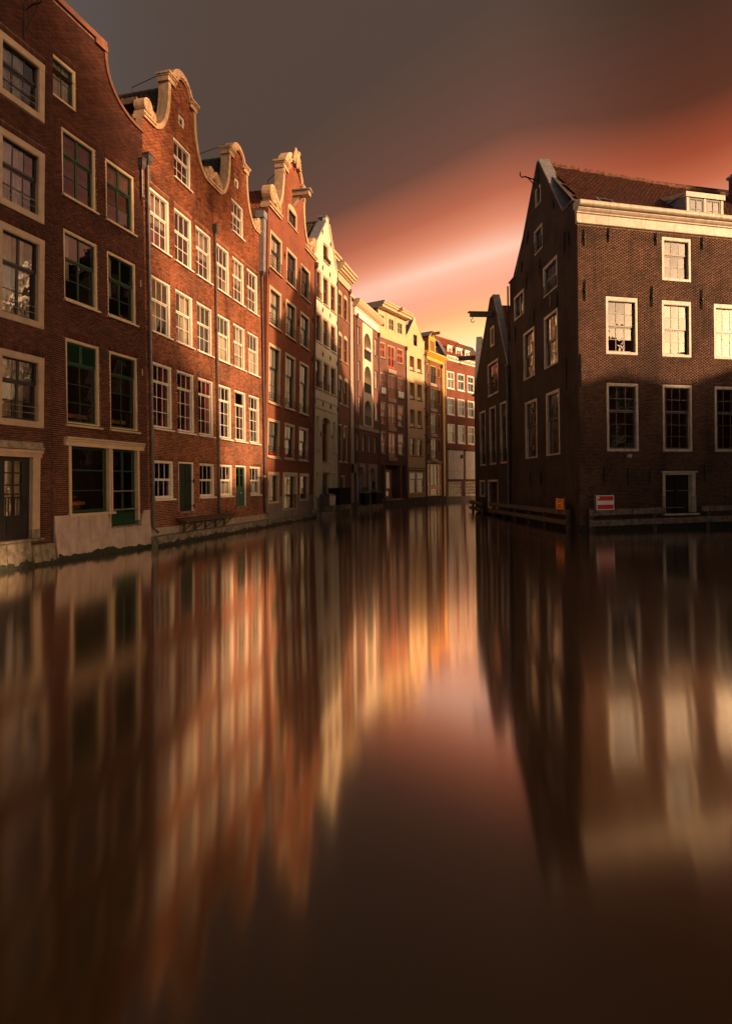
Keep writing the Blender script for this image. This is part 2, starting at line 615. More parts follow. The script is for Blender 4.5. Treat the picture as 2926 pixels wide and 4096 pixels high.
def wall_mesh(outline, holes, y=0.0, reveal=0.14, edge=0.30, k=0.0):
    pts, edges = [], []
    for poly in [outline] + holes:
        o = len(pts)
        n = len(poly)
        pts += [Vector(p) for p in poly]
        edges += [(o + i, o + (i + 1) % n) for i in range(n)]
    vo, eo, fo, *_ = delaunay_2d_cdt(pts, edges, [], 0, 1e-5)
    mb = MB()
    vs_ = [(p.x + k * p.y, y, p.y) for p in vo]
    fs = []
    for f in fo:
        c = ((vo[f[0]].x + vo[f[1]].x + vo[f[2]].x) / 3, (vo[f[0]].y + vo[f[1]].y + vo[f[2]].y) / 3)
        if inside(c, outline) and not any(inside(c, h) for h in holes):
            fs.append(tuple(f))
    mb.add(vs_, fs)

    def sh(p, yy):
        return (p[0] + k * p[1], yy, p[1])
    for h in holes:
        n = len(h)
        for i in range(n):
            a, b = h[i], h[(i + 1) % n]
            mb.quad(sh(b, y), sh(a, y), sh(a, y + reveal), sh(b, y + reveal))
    n = len(outline)
    for i in range(n):
        a, b = outline[i], outline[(i + 1) % n]
        mb.quad(sh(a, y), sh(b, y), sh(b, y + edge), sh(a, y + edge))
    return mb


NEAR = Vector((0, 0, 2.5))
BL, BH, JO = 0.210, 0.054, 0.017


class House:
    def __init__(s, name, label, o, ang, k=0.0, tilt=0.0, category='house', group='canal houses'):
        """o: canal-side origin on the water; ang: direction of the facade from +Y towards +X.
        local x runs along the facade, y goes into the house, z is up"""
        s.root = thing(name, label, category, (o[0], o[1], 0), (tilt, 0, math.pi / 2 - ang), group)
        s.k = k
        s.fl = Vector((0, 0, 0))
        s.fa = 0.0
        s.holes = []
        s.lintels = []
        s.mw = Matrix.Translation((o[0], o[1], 0)) @ Matrix.Rotation(math.pi / 2 - ang, 4, 'Z') @ Matrix.Rotation(tilt, 4, 'X')
        s.cache = {}

    def face(s, loc, a):
        """switch to another facade of the same house"""
        s.fl = Vector(loc)
        s.fa = a
        s.holes = []
        s.lintels = []

    def part(s, name, me, mat, loc=(0, 0, 0), rot=(0, 0, 0), parent=None, **kw):
        if parent is None:
            l = Matrix.Rotation(s.fa, 3, 'Z') @ Vector(loc) + s.fl
            return ob(name, me, mat, s.root, l, (rot[0], rot[1], rot[2] + s.fa), **kw)
        return ob(name, me, mat, parent, loc, rot, **kw)

    def at(s, x, z, y=0.0):
        return (x + s.k * z, y, z)

    # ---- wall with openings, laid in separate bricks where they can be told apart
    def wall(s, outline, sheet, bricks=None, mortar='mortar', xr=None, zr=(0, 99), reveal=0.14, single=300, edge=0.3):
        holes = s.holes
        w = s.part('wall', wall_mesh(outline, holes, 0.014 if bricks else 0.0, reveal, edge, s.k), mortar if bricks else sheet)
        if not bricks:
            return w
        cuts = list(holes)
        B = []
        for (a, b, z1) in s.lintels:
            cuts.append(rect_poly(a - 0.06, b + 0.06, z1 - 0.01, z1 + 0.205))
            n = int((b - a + 0.12) / 0.066)
            st = (b - a + 0.12) / n
            for i in range(n):
                B.append((a - 0.06 + i * st + 0.005, a - 0.06 + (i + 1) * st - 0.005, z1 + 0.004, z1 + 0.198, 0))
        zmax = max(p[1] for p in outline)
        z = zr[0]
        i = 0
        rr = random.Random(5)
        while z + BH < min(zmax, zr[1]):
            zm = z + BH / 2
            iv = spans(outline, zm)
            for c in cuts:
                for sp in spans(c, zm):
                    iv = subtract(iv, sp)
            if xr:
                iv = [(max(a, xr[0]), min(b, xr[1])) for a, b in iv if min(b, xr[1]) > max(a, xr[0])]
            pit = BL + JO
            off = (i % 2) * pit / 2 + rr.uniform(-0.012, 0.012)
            for a, b in iv:
                n0 = math.floor((a - off) / pit)
                x = n0 * pit + off
                while x < b:
                    x0, x1 = max(x, a), min(x + BL, b)
                    if x1 - x0 > 0.03:
                        B.append((x0, x1, z, z + BH, 1 if x1 - x0 > BL - 1e-6 else 0))
                    x += pit
            z += BH + JO
            i += 1
        arr = np.array(B)
        xm = (arr[:, 0] + arr[:, 1]) / 2
        zm = (arr[:, 2] + arr[:, 3]) / 2
        fm = np.array(s.mw @ Matrix.Translation(s.fl) @ Matrix.Rotation(s.fa, 4, 'Z'))
        P = np.stack([xm + s.k * zm, 0 * xm, zm, 1 + 0 * xm], 1) @ fm.T
        d = np.linalg.norm(P[:, :3] - np.array(NEAR), axis=1)
        # left of the picture's edge nothing shows
        d[(P[:, 0] / np.maximum(P[:, 1], 0.1)) < -0.60] += 100
        d[(P[:, 0] / np.maximum(P[:, 1], 0.1)) > 0.60] += 100
        d[arr[:, 4] < 0.5] += 1000
        order = np.argsort(d)
        one = order[:single]
        mask = np.ones(len(arr), bool)
        mask[one] = False
        A = arr[mask]
        n = len(A)
        rs = np.random.RandomState(3)
        yf = -rs.uniform(0.0, 0.0035, n)
        sx0, sx1 = A[:, 0], A[:, 1]
        z0, z1 = A[:, 2], A[:, 3]
        V = np.zeros((n, 8, 3))
        for c, (xx, zz_, front) in enumerate([(sx0, z0, 1), (sx1, z0, 1), (sx1, z1, 1), (sx0, z1, 1), (sx0, z0, 0), (sx1, z0, 0), (sx1, z1, 0), (sx0, z1, 0)]):
            V[:, c, 0] = xx + s.k * zz_
            V[:, c, 1] = yf if front else 0.016
            V[:, c, 2] = zz_
        F = np.array([(0, 1, 2, 3), (0, 4, 5, 1), (1, 5, 6, 2), (2, 6, 7, 3), (3, 7, 4, 0)])
        faces = (F[None] + (np.arange(n) * 8)[:, None, None]).reshape(-1, 4)
        me = bpy.data.meshes.new('brickwork')
        me.vertices.add(n * 8)
        me.vertices.foreach_set('co', V.reshape(-1).astype(np.float32))
        me.loops.add(n * 20)
        me.loops.foreach_set('vertex_index', faces.reshape(-1).astype(np.int32))
        me.polygons.add(n * 5)
        me.polygons.foreach_set('loop_start', (np.arange(n * 5) * 4).astype(np.int32))
        me.update()
        at = me.attributes.new('tone', 'FLOAT', 'FACE')
        at.data.foreach_set('value', np.repeat(rs.beta(2.2, 2.2, n), 5).astype(np.float32))
        me.materials.append(MATS[bricks])
        s.part('brickwork', me, None, parent=w, kind='stuff')
        tones = []
        for q in range(8):
            mb = MB().add([(-BL / 2, 0, -BH / 2), (BL / 2, 0, -BH / 2), (BL / 2, 0, BH / 2), (-BL / 2, 0, BH / 2),
                           (-BL / 2, 0.018, -BH / 2), (BL / 2, 0.018, -BH / 2), (BL / 2, 0.018, BH / 2), (-BL / 2, 0.018, BH / 2)],
                          [tuple(f) for f in F])
            m1 = mb.mesh('brick')
            a1 = m1.attributes.new('tone', 'FLOAT', 'FACE')
            a1.data.foreach_set('value', [0.12 + q * 0.105] * 5)
            m1.materials.append(MATS[bricks])
            tones.append(m1)
        for j in one:
            if d[j] > 500:
                continue
            ob('brick', tones[rr.randrange(8)], None, w, (xm[j] + s.k * zm[j], -rr.uniform(0, 0.0035), zm[j]))
        return w

    # ---- a window: casing > sashes, panes, sill, extras
    def window(s, x0, x1, z0, z1, casing='white', sash='white', cw=0.09, ct=None, cb=0.07, sashes=((0.4, 3, 1), (0.6, 3, 2)),
               yf=0.03, depth=0.16, sill=True, lintel=True, curtain=None, rail=0.0, mun=0.028, stile=0.045, mid=0.0, name='window',
               glass='glass', panel=None, silld=0.09, hole=True, sillmat=None, flower=False):
        ct = cw if ct is None else ct
        if hole:
            s.holes.append(rect_poly(x0, x1, z0, z1))
            if lintel:
                s.lintels.append((x0, x1, z1))
        w, h = x1 - x0, z1 - z0
        key = ('case', round(w, 3), round(h, 3), cw, ct, cb, yf, depth, casing)
        c = s.cache
        if key not in c:
            mb = MB()
            e = 0.0015
            mb.box(e, cw, yf, yf + depth, cb, h - ct)
            mb.box(w - cw, w - e, yf, yf + depth, cb, h - ct)
            mb.box(e, w - e, yf - 0.004, yf + depth, h - ct, h - e)
            mb.box(e, w - e, yf - 0.004, yf + depth, e, cb)
            # inner bead
            bd = 0.022
            mb.box(cw, cw + bd, yf + 0.02, yf + 0.05, cb, h - ct)
            mb.box(w - cw - bd, w - cw, yf + 0.02, yf + 0.05, cb, h - ct)
            mb.box(cw + bd, w - cw - bd, yf + 0.02, yf + 0.05, h - ct - bd, h - ct)
            c[key] = mb.mesh('window')
            c[key].materials.append(MATS[casing])
        win = s.part(name, c[key], None, (x0 + s.k * (z0 + z1) / 2, 0, z0))
        iw, ih = w - 2 * cw, h - ct - cb
        top = ih
        for si, (fr, nc, nr) in enumerate(sashes):
            sh_ = ih * fr
            zb = cb + top - sh_
            yy = yf + depth - 0.085 + (0.04 if si else 0.0)
            key = ('sash', round(iw, 3), round(sh_, 3), nc, nr, sash, mun, stile, mid)
            if nc == 0:      # louvred shutter leaves instead of glass
                if key not in c:
                    mb = MB()
                    for q in range(2):
                        a = q * iw / 2 + 0.004
                        b = a + iw / 2 - 0.008
                        mb.box(a, a + 0.06, 0, 0.04, 0.003, sh_ - 0.003)
                        mb.box(b - 0.06, b, 0, 0.04, 0.003, sh_ - 0.003)
                        mb.box(a + 0.06, b - 0.06, 0, 0.04, 0.003, 0.07)
                        mb.box(a + 0.06, b - 0.06, 0, 0.04, sh_ - 0.07, sh_ - 0.003)
                    c[key] = mb.mesh('shutter')
                    c[key].materials.append(MATS[sash])
                    sl = MB().add([(0, 0, 0.025), (iw / 2 - 0.14, 0, 0.025), (iw / 2 - 0.14, 0.03, 0.06), (0, 0.03, 0.06), (0, 0.006, 0.02), (iw / 2 - 0.14, 0.006, 0.02), (iw / 2 - 0.14, 0.036, 0.055), (0, 0.036, 0.055)],
                                  [(0, 1, 2, 3), (4, 7, 6, 5), (0, 4, 5, 1), (2, 6, 7, 3), (1, 5, 6, 2), (0, 3, 7, 4)]).mesh('slat')
                    sl.materials.append(MATS[sash])
                    c[key, 1] = sl
                s.part('shutter', c[key], None, (cw, yy, zb), parent=win)
                n = int((sh_ - 0.16) / 0.055)
                for q in range(2):
                    for j in range(n):
                        s.part('slat', c[key, 1], None, (cw + q * iw / 2 + 0.067, yy, zb + 0.07 + j * (sh_ - 0.15) / n), parent=win)
                top -= sh_
                continue
            st = stile
            pw = (iw - 2 * st - (nc - 1) * mun - mid) / nc
            br = st * 1.3
            ph = (sh_ - st - br - (nr - 1) * mun) / nr
            if key not in c:
                mb = MB()
                e = 0.002
                mb.box(e, st, 0, 0.04, br, sh_ - st)
                mb.box(iw - st, iw - e, 0, 0.04, br, sh_ - st)
                mb.box(e, iw - e, -0.002, 0.042, e, br)
                mb.box(e, iw - e, -0.002, 0.042, sh_ - st, sh_ - e)
                x = st
                for q in range(nc - 1):
                    x += pw
                    mw_ = mun + (mid if q == (nc - 1) // 2 and mid else 0)
                    mb.box(x, x + mw_, 0.004 - (0.012 if mw_ > mun else 0), 0.034, br, sh_ - st)
                    x += mw_
                z = br
                for q in range(nr - 1):
                    z += ph
                    mb.box(st, iw - st, 0.007, 0.031, z, z + mun)
                    z += mun
                c[key] = mb.mesh('sash')
                c[key].materials.append(MATS[sash])
            s.part('sash', c[key], None, (cw, yy, zb), parent=win)
            pk = ('pane', round(pw, 3), round(ph, 3), glass)
            if pk not in c:
                c[pk] = MB().quad((-pw / 2 - 0.004, 0, -ph / 2 - 0.004), (pw / 2 + 0.004, 0, -ph / 2 - 0.004), (pw / 2 + 0.004, 0, ph / 2 + 0.004), (-pw / 2 - 0.004, 0, ph / 2 + 0.004)).mesh('pane')
                c[pk].materials.append(MATS[glass])
            for r in range(nr):
                for q in range(nc):
                    xx = st + pw / 2 + q * (pw + mun) + (mid if mid and q > (nc - 1) // 2 else 0)
                    s.part('pane', c[pk], None, (cw + xx, yy + 0.02, zb + br + ph / 2 + r * (ph + mun)),
                           (rnd.gauss(0, 0.010), 0, rnd.gauss(0, 0.010)), parent=win)
            top -= sh_
        if sill:
            k2 = ('sill', round(w, 3), silld, sillmat or casing)
            if k2 not in c:
                c[k2] = MB().add([(-0.05, -silld, -0.085), (w + 0.05, -silld, -0.085), (w + 0.05, 0.05, -0.085), (-0.05, 0.05, -0.085),
                                  (-0.05, -silld, -0.02), (w + 0.05, -silld, -0.02), (w + 0.05, 0.05, 0.0), (-0.05, 0.05, 0.0)],
                                 [(0, 3, 2, 1), (4, 5, 6, 7), (0, 1, 5, 4), (1, 2, 6, 5), (2, 3, 7, 6), (3, 0, 4, 7)]).mesh('sill')
                c[k2].materials.append(MATS[sillmat or casing])
            s.part('sill', c[k2], None, (0, 0, -0.003), parent=win)
        yb = yf + depth + 0.06
        if curtain:
            for (a, b, z_0, z_1, mt) in curtain:
                ck = ('cur', round(iw * (b - a), 3), round(ih * (z_1 - z_0), 3), mt)
                if ck not in c:
                    mb = MB()
                    W_, H_ = iw * (b - a), ih * (z_1 - z_0)
                    n = max(8, int(W_ / 0.035))
                    vs_, fs = [], []
                    for i in range(n + 1):
                        yy = 0.03 * math.sin(i * 1.25) + 0.012 * math.sin(i * 0.6 + 1)
                        vs_ += [(i * W_ / n, yy, 0), (i * W_ / n, yy * 0.6, H_)]
                    for i in range(n):
                        fs.append((2 * i, 2 * i + 2, 2 * i + 3, 2 * i + 1))
                    c[ck] = mb.add(vs_, fs).mesh('curtain')
                    c[ck].materials.append(MATS[mt])
                s.part('curtain', c[ck], None, (cw + iw * a, yb, cb + ih * z_0), parent=win)
        if rail:
            rk = ('rail', round(w, 3), rail)
            if rk not in c:
                mb = MB()
                a, b = cw * 0.4, w - cw * 0.4
                y = -0.05
                for zz_ in (0.06, 0.06 + rail * 0.36, 0.06 + rail * 0.68, 0.06 + rail):
                    mb.box(a, b, y, y + 0.022, zz_, zz_ + 0.024)
                for xx in (a, (a + b) / 2, b - 0.02):
                    mb.box(xx, xx + 0.02, y - 0.004, y + 0.026, 0.02, 0.1 + rail)
                for xx in (a, b - 0.02):
                    mb.box(xx, xx + 0.02, y + 0.026, yf + 0.03, 0.06 + rail - 0.02, 0.06 + rail + 0.02)
                    mb.box(xx, xx + 0.02, y + 0.026, yf + 0.03, 0.07, 0.11)
                c[rk] = mb.mesh('railing')
                c[rk].materials.append(MATS['iron'])
            s.part('railing', c[rk], None, (0, 0, cb), parent=win)
        if flower:
            mb = MB()
            for q in range(26):
                mb.ball((cw + rnd.uniform(0.05, iw - 0.05), yf + 0.02 + rnd.uniform(-0.03, 0.05), cb + rnd.uniform(0.03, 0.24)), 0.05, 0.04, 0.045, 6, 4)
            s.part('flowers', mb, 'flower_red', parent=win)
        return win

    def opening(s, poly):
        s.holes.append(poly)

    # ---- closed body behind the facade
    def body(s, x0, x1, zt, depth, side, inner='room', roof=None, top=True):
        k = s.k
        mb = MB()
        a, b = x0 + 0.012, x1 - 0.012
        for x in (a, b):
            mb.quad((x, 0.28, 0), (x, depth, 0), (x + k * zt, depth, zt), (x + k * zt, 0.28, zt))
        mb.quad((b, depth, 0), (a, depth, 0), (a + k * zt, depth, zt), (b + k * zt, depth, zt))
        if top:
            mb.quad((a + k * zt, 0.02, zt), (b + k * zt, 0.02, zt), (b + k * zt, depth, zt), (a + k * zt, depth, zt))
        s.part('side_wall', mb, side)
        iw = MB().quad((a + 0.05, 1.7, 0.1), (b - 0.05, 1.7, 0.1), (b - 0.05 + k * zt, 1.7, zt - 0.05), (a + 0.05 + k * zt, 1.7, zt - 0.05))
        z = 4.0
        s.part('inner_wall', iw, inner)
        s.floors = (a, b)

    def floors_at(s, zs, mat='room'):
        a, b = s.floors
        for z in zs:
            s.part('floor', MB().box(a + 0.04, b - 0.04, 0.30, 1.69, -0.12, 0.12), mat, (s.k * z, 0, z))

    def pipe(s, x, ztop, zbot=0.55, y=-0.10, r=0.05, hopper=True, mat='pipe', kick=0.18, hw=0.13):
        mb = MB()
        x0, x1 = x + s.k * ztop, x + s.k * zbot
        mb.tube([(x0, y, ztop), (x1, y, zbot + 0.15), (x1 + 0.06, y - kick, zbot - 0.05)], r, 8)
        n = int((ztop - zbot) / 1.9)
        for i in range(1, n + 1):
            z = zbot + i * 1.9
            xx = x1 + (x0 - x1) * (z - zbot) / (ztop - zbot)
            mb.tube([(xx, y, z - 0.03), (xx, y, z + 0.03)], r * 1.28, 8)
            mb.box(xx - 0.015, xx + 0.015, y + r, 0.01, z - 0.015, z + 0.015)
        p = s.part('downpipe', mb, mat)
        if hopper:
            h = MB()
            vs_ = []
            for z, a in ((ztop - 0.06, r * 1.1), (ztop + 0.12, hw), (ztop + 0.34, hw), (ztop + 0.35, hw * 1.15), (ztop + 0.40, hw * 1.15)):
                vs_ += [(x0 - a, y - a, z), (x0 + a, y - a, z), (x0 + a, y + a * 0.7, z), (x0 - a, y + a * 0.7, z)]
            fs = [(0, 3, 2, 1), (16, 17, 18, 19)]
            for i in range(4):
                for q in range(4):
                    q2 = (q + 1) % 4
                    fs.append((i * 4 + q, i * 4 + q2, i * 4 + 4 + q2, i * 4 + 4 + q))
            s.part('hopper', h.add(vs_, fs), mat, parent=p)
        return p

    def anchor(s, x, z0, z1, r=0.022, lean=0.0):
        key = ('anc', round(z1 - z0, 2), r)
        if key not in s.cache:
            h = z1 - z0
            mb = MB().tube([(0, -0.045, 0), (0, -0.055, h * 0.5), (0, -0.045, h)], [r, r * 1.3, r], 6)
            mb.box(-0.05, 0.05, -0.09, 0.01, h * 0.5 - 0.03, h * 0.5 + 0.03)
            mb.box(-0.015, 0.015, -0.05, 0.012, h * 0.5 - 0.1, h * 0.5 + 0.1)
            s.cache[key] = mb.mesh('wall_anchor')
            s.cache[key].materials.append(MATS['iron'])
        s.part('wall_anchor', s.cache[key], None, (x + s.k * z0, 0, z0), (0, lean, 0))


def bez(p0, p1, p2, p3, n=10):
    return [tuple((1 - t) ** 3 * a + 3 * (1 - t) ** 2 * t * b + 3 * (1 - t) * t * t * c + t ** 3 * d for a, b, c, d in zip(p0, p1, p2, p3)) for t in [i / n for i in range(n + 1)]]


def volute(s, x, z, r, y0, y1, mat='sandstone', flip=1, parent=None):
    """carved scroll end: drum with a spiral ridge on its face"""
    mb = MB()
    n = 20
    mb.prism([(x + r * math.cos(2 * math.pi * i / n), z + r * math.sin(2 * math.pi * i / n)) for i in range(n)], y0, y1)
    sp = []
    for i in range(34):
        t = i / 33
        a = flip * (0.6 + 4.4 * math.pi * t)
        rr = r * (0.93 - 0.80 * t)
        sp.append((x + rr * math.cos(a), y0 - 0.005, z + rr * math.sin(a)))
    mb.tube(sp, r * 0.085, 6)
    mb.ball((x, y0, z), r * 0.16, 0.05, r * 0.16, 8, 5)
    return s.part('scroll', mb, mat, parent=parent)


TILE = {}


def tile_geo(w, l):
    n = 6
    vs_, fs = [], []
    for j, (v, lift) in enumerate(((0, 0.035), (l * 1.12, 0.0))):
        for i in range(n + 1):
            t = i / n
            vs_.append((t * w * 1.04, v, lift + 0.035 * math.sin(t * 2 * math.pi) + 0.0))
    for i in range(n):
        fs.append((i, i + 1, n + 1 + i + 1, n + 1 + i))
    o = len(vs_)
    for i in range(n + 1):
        x, v, z = vs_[i]
        vs_.append((x, v + 0.004, z - 0.03))
    for i in range(n):
        fs.append((i + 1, i, o + i, o + i + 1))
    return vs_, fs


def tiles(s, p0, u, v, nu, nv, mat, single=60, w=0.25, l=0.33, skip=None, name='roof', trim=(0.0, 0.0)):
    """pantiled slope: p0 lower left corner, u along the eaves, v up the slope (unit vectors, house frame)"""
    u, v = Vector(u), Vector(v)
    nn = u.cross(v)
    M = Matrix((u, v, nn)).transposed()
    a, b = nu * w, nv * l
    mb = MB()
    p0 = Vector(p0)
    c = [p0 + u * trim[0] - nn * 0.05, p0 + u * a - nn * 0.05, p0 + u * a + v * b - nn * 0.05, p0 + v * b + u * trim[1] - nn * 0.05]
    mb.quad(*[tuple(q) for q in c])
    base = s.part(name, mb, 'tile_dark')
    vs_, fs = tile_geo(w, l)
    V = np.array(vs_)
    cells = [(i, j) for j in range(nv) for i in range(nu) if not (skip and skip(i * w, j * l))]
    fm = s.mw @ Matrix.Translation(s.fl) @ Matrix.Rotation(s.fa, 4, 'Z')

    def dist(c_):
        q = fm @ (p0 + u * (c_[0] * w) + v * (c_[1] * l))
        t = q.x / max(q.y, 0.1)
        return (q - NEAR).length + (500 if abs(t) > 0.61 else 0)
    cells.sort(key=dist)
    one, rest = cells[:single], cells[single:]
    key = (w, l, mat)
    if key not in TILE:
        me = MB().add(vs_, fs).mesh('roof_tile')
        me.materials.append(MATS[mat])
        TILE[key] = me
    rr = random.Random(2)
    eul = M.to_euler()
    for (i, j) in one:
        q = p0 + u * (i * w + rr.uniform(-0.008, 0.008)) + v * (j * l + rr.uniform(-0.012, 0.012)) + nn * rr.uniform(0, 0.012)
        o = ob('roof_tile', TILE[key], None, base, q, eul)
    if rest:
        rs = np.random.RandomState(4)
        n = len(rest)
        IJ = np.array(rest)
        off = np.array(p0)[None] + IJ[:, :1] * w * np.array(u)[None] + IJ[:, 1:] * l * np.array(v)[None] + rs.uniform(0, 0.012, (n, 1)) * np.array(nn)[None]
        W = V @ np.array(M).T
        A = (W[None] + off[:, None]).reshape(-1, 3)
        Fq = (np.array(fs)[None] + (np.arange(n) * len(V))[:, None, None]).reshape(-1, 4)
        me = bpy.data.meshes.new('tiling')
        me.from_pydata(A.tolist(), [], Fq.tolist())
        me.materials.append(MATS[mat])
        ob('tiling', me, None, base, kind='stuff')
    return base


def gable_roof(s, x0, x1, ze, zr, y0, y1, mat, single=60, nfront=None, ridge=True):
    """two pantiled slopes with the ridge running back from the facade"""
    xm = (x0 + x1) / 2
    k = s.k
    for sgn in (-1, 1):
        xe = x0 if sgn < 0 else x1
        run = xm - x0
        L = math.hypot(run, zr - ze)
        nv = int(L / 0.33)
        nu = int((y1 - y0) / 0.25)
        if sgn < 0:
            tiles(s, (xe + k * ze, y1, ze), (0, -1, 0), (run / L, 0, (zr - ze) / L), nu, nv, mat, single)
        else:
            tiles(s, (xe + k * ze, y0, ze), (0, 1, 0), (-run / L, 0, (zr - ze) / L), nu, nv, mat, 0)
    if ridge:
        mb = MB()
        n = int((y1 - y0) / 0.4)
        for i in range(n):
            y = y0 + i * 0.4
            mb.tube([(xm + k * zr, y, zr), (xm + k * zr, y + 0.42, zr + 0.012)], [0.11, 0.125], 8)
        s.part('ridge_tiles', mb, mat)
    # rear gable so no light leaks through
    s.part('rear_gable', MB().prism([(x0, ze - 0.3), (x1, ze - 0.3), (xm, zr - 0.05)], y1 - 0.1, y1 - 0.02), 'tile_dark')


# ------------------------------------------------------------------ water
w_ = MB().quad((-150, -60, 0), (200, -60, 0), (200, 260, 0), (-150, 260, 0))
ob('water', w_, 'water', kind='structure')

H3O = (-8.925, 24.717)
A13 = 0.2264
A18 = 0.3142


def along(o, ang, s_, d=0.0):
    return (o[0] + s_ * math.sin(ang) + d * math.cos(ang), o[1] + s_ * math.cos(ang) - d * math.sin(ang))


# ------------------------------------------------------------------ leftmost house, dark sashes behind wide cream frames
h = House('canal_house', 'leftmost brown brick house, cut by the photo edge, wide cream window frames and black door', (-10.427, 20.095), A18, -0.010, 0.026)
S33 = ((0.42, 3, 1), (0.58, 3, 2))
S22 = ((0.38, 2, 1), (0.62, 2, 2))
CUR = [(0.0, 0.40, 0, 1, 'curtain'), (0.45, 0.75, 0, 1, 'curtain')]
for z0, z1, ss, md in ((14.26, 16.12, S33, 0), (11.01, 13.28, S33, 0), (7.63, 10.50, S22, 0.05), (4.42, 6.71, S22, 0.05)):
    wn = h.window(-2.23, -0.49, z0, z1, 'cream_old', 'dark_sash', cw=0.20, ct=0.20, cb=0.20, sashes=ss, yf=-0.025, depth=0.22, sill=False, curtain=CUR, mid=md, stile=0.06)
    for q in (0.26, 0.46):
        h.part('guard_bar', MB().tube([(0.22, 0.06, 0.2 + q), (1.52, 0.06, 0.2 + q)], 0.012, 6), 'steel', parent=wn)
    h.window(-4.75, -3.01, z0, z1, 'cream_old', 'dark_sash', cw=0.20, ct=0.20, cb=0.20, sashes=ss, yf=-0.025, depth=0.22, sill=False, curtain=CUR, mid=md, stile=0.06)
DZ0, DZ1 = 0.88, 3.46
h.opening(rect_poly(-2.75, -0.64, DZ0, DZ1))
for a, b in ((-2.745, -2.45), (-0.93, -0.645)):
    d = h.part('door_jamb', MB().box(a, b, -0.03, 0.22, DZ0 + 0.28, DZ1), 'cream_old', (h.k * 2, 0, 0))
    h.part('jamb_foot', MB().box(a - 0.005, b + 0.005, -0.035, 0.22, DZ0, DZ0 + 0.28), 'stone', parent=d)
h.part('door_lintel', MB().box(-2.82, -0.60, -0.07, 0.2, 3.463, 3.60).box(-2.85, -0.57, -0.11, 0.1, 3.60, 3.70), 'cream_old', (h.k * 3.5, 0, 0))
h.part('drip_stone', MB().box(-2.9, -0.54, -0.13, 0.02, 3.72, 3.80).box(-2.86, -0.58, -0.09, 0.02, 3.80, 3.95), 'stone', (h.k * 3.8, 0, 0))
dr = MB()
gx = [(-1.83, -1.53), (-1.49, -1.19)]
gz = [(1.63, 2.28), (2.32, 2.56), (2.60, 2.94), (2.98, 3.32)]
dr.box(-2.45, -1.83, 0.12, 0.17, DZ0, 3.46).box(-1.19, -0.93, 0.12, 0.17, DZ0, 3.46)
dr.box(-1.83, -1.19, 0.12, 0.17, DZ0, 1.63).box(-1.83, -1.19, 0.12, 0.17, 3.32, 3.46).box(-1.53, -1.49, 0.12, 0.17, 1.63, 3.32)
for a, b in ((2.28, 2.32), (2.56, 2.60), (2.94, 2.98)):
    for x0, x1 in gx:
        dr.box(x0, x1, 0.125, 0.165, a, b)
dr.box(-2.40, -1.88, 0.10, 0.12, 1.05, 1.55).box(-1.75, -1.25, 0.10, 0.12, 1.05, 1.5)
d = h.part('door', dr, 'dark_door', (h.k * 2, 0, 0))
for x0, x1 in gx:
    for a, b in gz:
        h.part('pane', MB().quad((x0, 0.15, a), (x1, 0.15, a), (x1, 0.15, b), (x0, 0.15, b)), 'glass', parent=d)
h.part('door_curtain', MB().box(-1.84, -1.18, 0.24, 0.26, 1.5, 3.4), 'curtain', parent=d)
gr = MB()
for i in range(7):
    x = -1.82 + i * 0.105
    gr.box(x, x + 0.018, 0.09, 0.11, 1.63, 2.20)
gr.box(-1.85, -1.17, 0.085, 0.112, 2.18, 2.21)
h.part('grille', gr, 'iron', parent=d)
h.part('handle', MB().tube([(-1.05, 0.06, 2.1), (-1.05, 0.04, 1.95), (-1.05, 0.06, 1.85)], 0.02, 6), 'iron', parent=d)
h.part('threshold', MB().box(-2.8, -0.6, -0.16, 0.2, 0.80, 0.875), 'stone')
out = [(-5.6, 0.3), (-0.14, 0.3), (-0.14, 21.5), (-5.6, 21.5)]
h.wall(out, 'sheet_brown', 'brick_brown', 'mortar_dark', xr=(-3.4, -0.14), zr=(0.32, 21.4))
h.body(-5.6, -0.14, 21.5, 9, 'sheet_brown', 'room_dark')
h.floors_at([4.0, 7.2, 10.7, 13.8, 17], 'room_dark')
# rough stone footing
rr = random.Random(21)
for i in range(6):
    x0 = -5.6 + i * 0.9
    x1 = x0 + 0.9 - 0.02
    zt = 0.80 - 0.06 * rr.random() if x1 < -0.55 else 0.64
    zt = zt if i < 5 else 0.66
    mb = MB()
    n = 6
    top, bot, topb, botb = [], [], [], []
    vs_, fs = [], []
    for a in range(n + 1):
        for b in range(5):
            x = x0 + (x1 - x0) * a / n
            z = 0.12 + (zt - 0.12) * b / 4 + (rr.uniform(-0.05, 0.03) if b == 0 else 0)
            y = -0.14 - 0.10 * (1 - b / 4) - rr.uniform(0, 0.05)
            vs_.append((x, y, z))
    for a in range(n):
        for b in range(4):
            fs.append((a * 5 + b, a * 5 + 5 + b, a * 5 + 6 + b, a * 5 + 1 + b))
    o_ = len(vs_)
    for a in range(n + 1):
        vs_.append((x0 + (x1 - x0) * a / n, 0.1, zt))
        vs_.append((x0 + (x1 - x0) * a / n, 0.1, 0.1))
    for a in range(n):
        fs.append((a * 5 + 4, a * 5 + 9, o_ + 2 * a + 2, o_ + 2 * a))
        fs.append((a * 5, o_ + 2 * a + 1, o_ + 2 * a + 3, a * 5 + 5))
    h.part('footing_stone', mb.add(vs_, fs), 'stone')
h.part('foundation', MB().box(-5.6, -0.1, 0.02, 0.4, -0.6, 0.31).box(-5.6, -0.1, -0.22, 0.02, -0.6, 0.10), 'moss_dark')
br = MB().tube([(-1.26, -0.03, 16.4), (-1.26, -0.03, 17.55)], 0.03, 6)
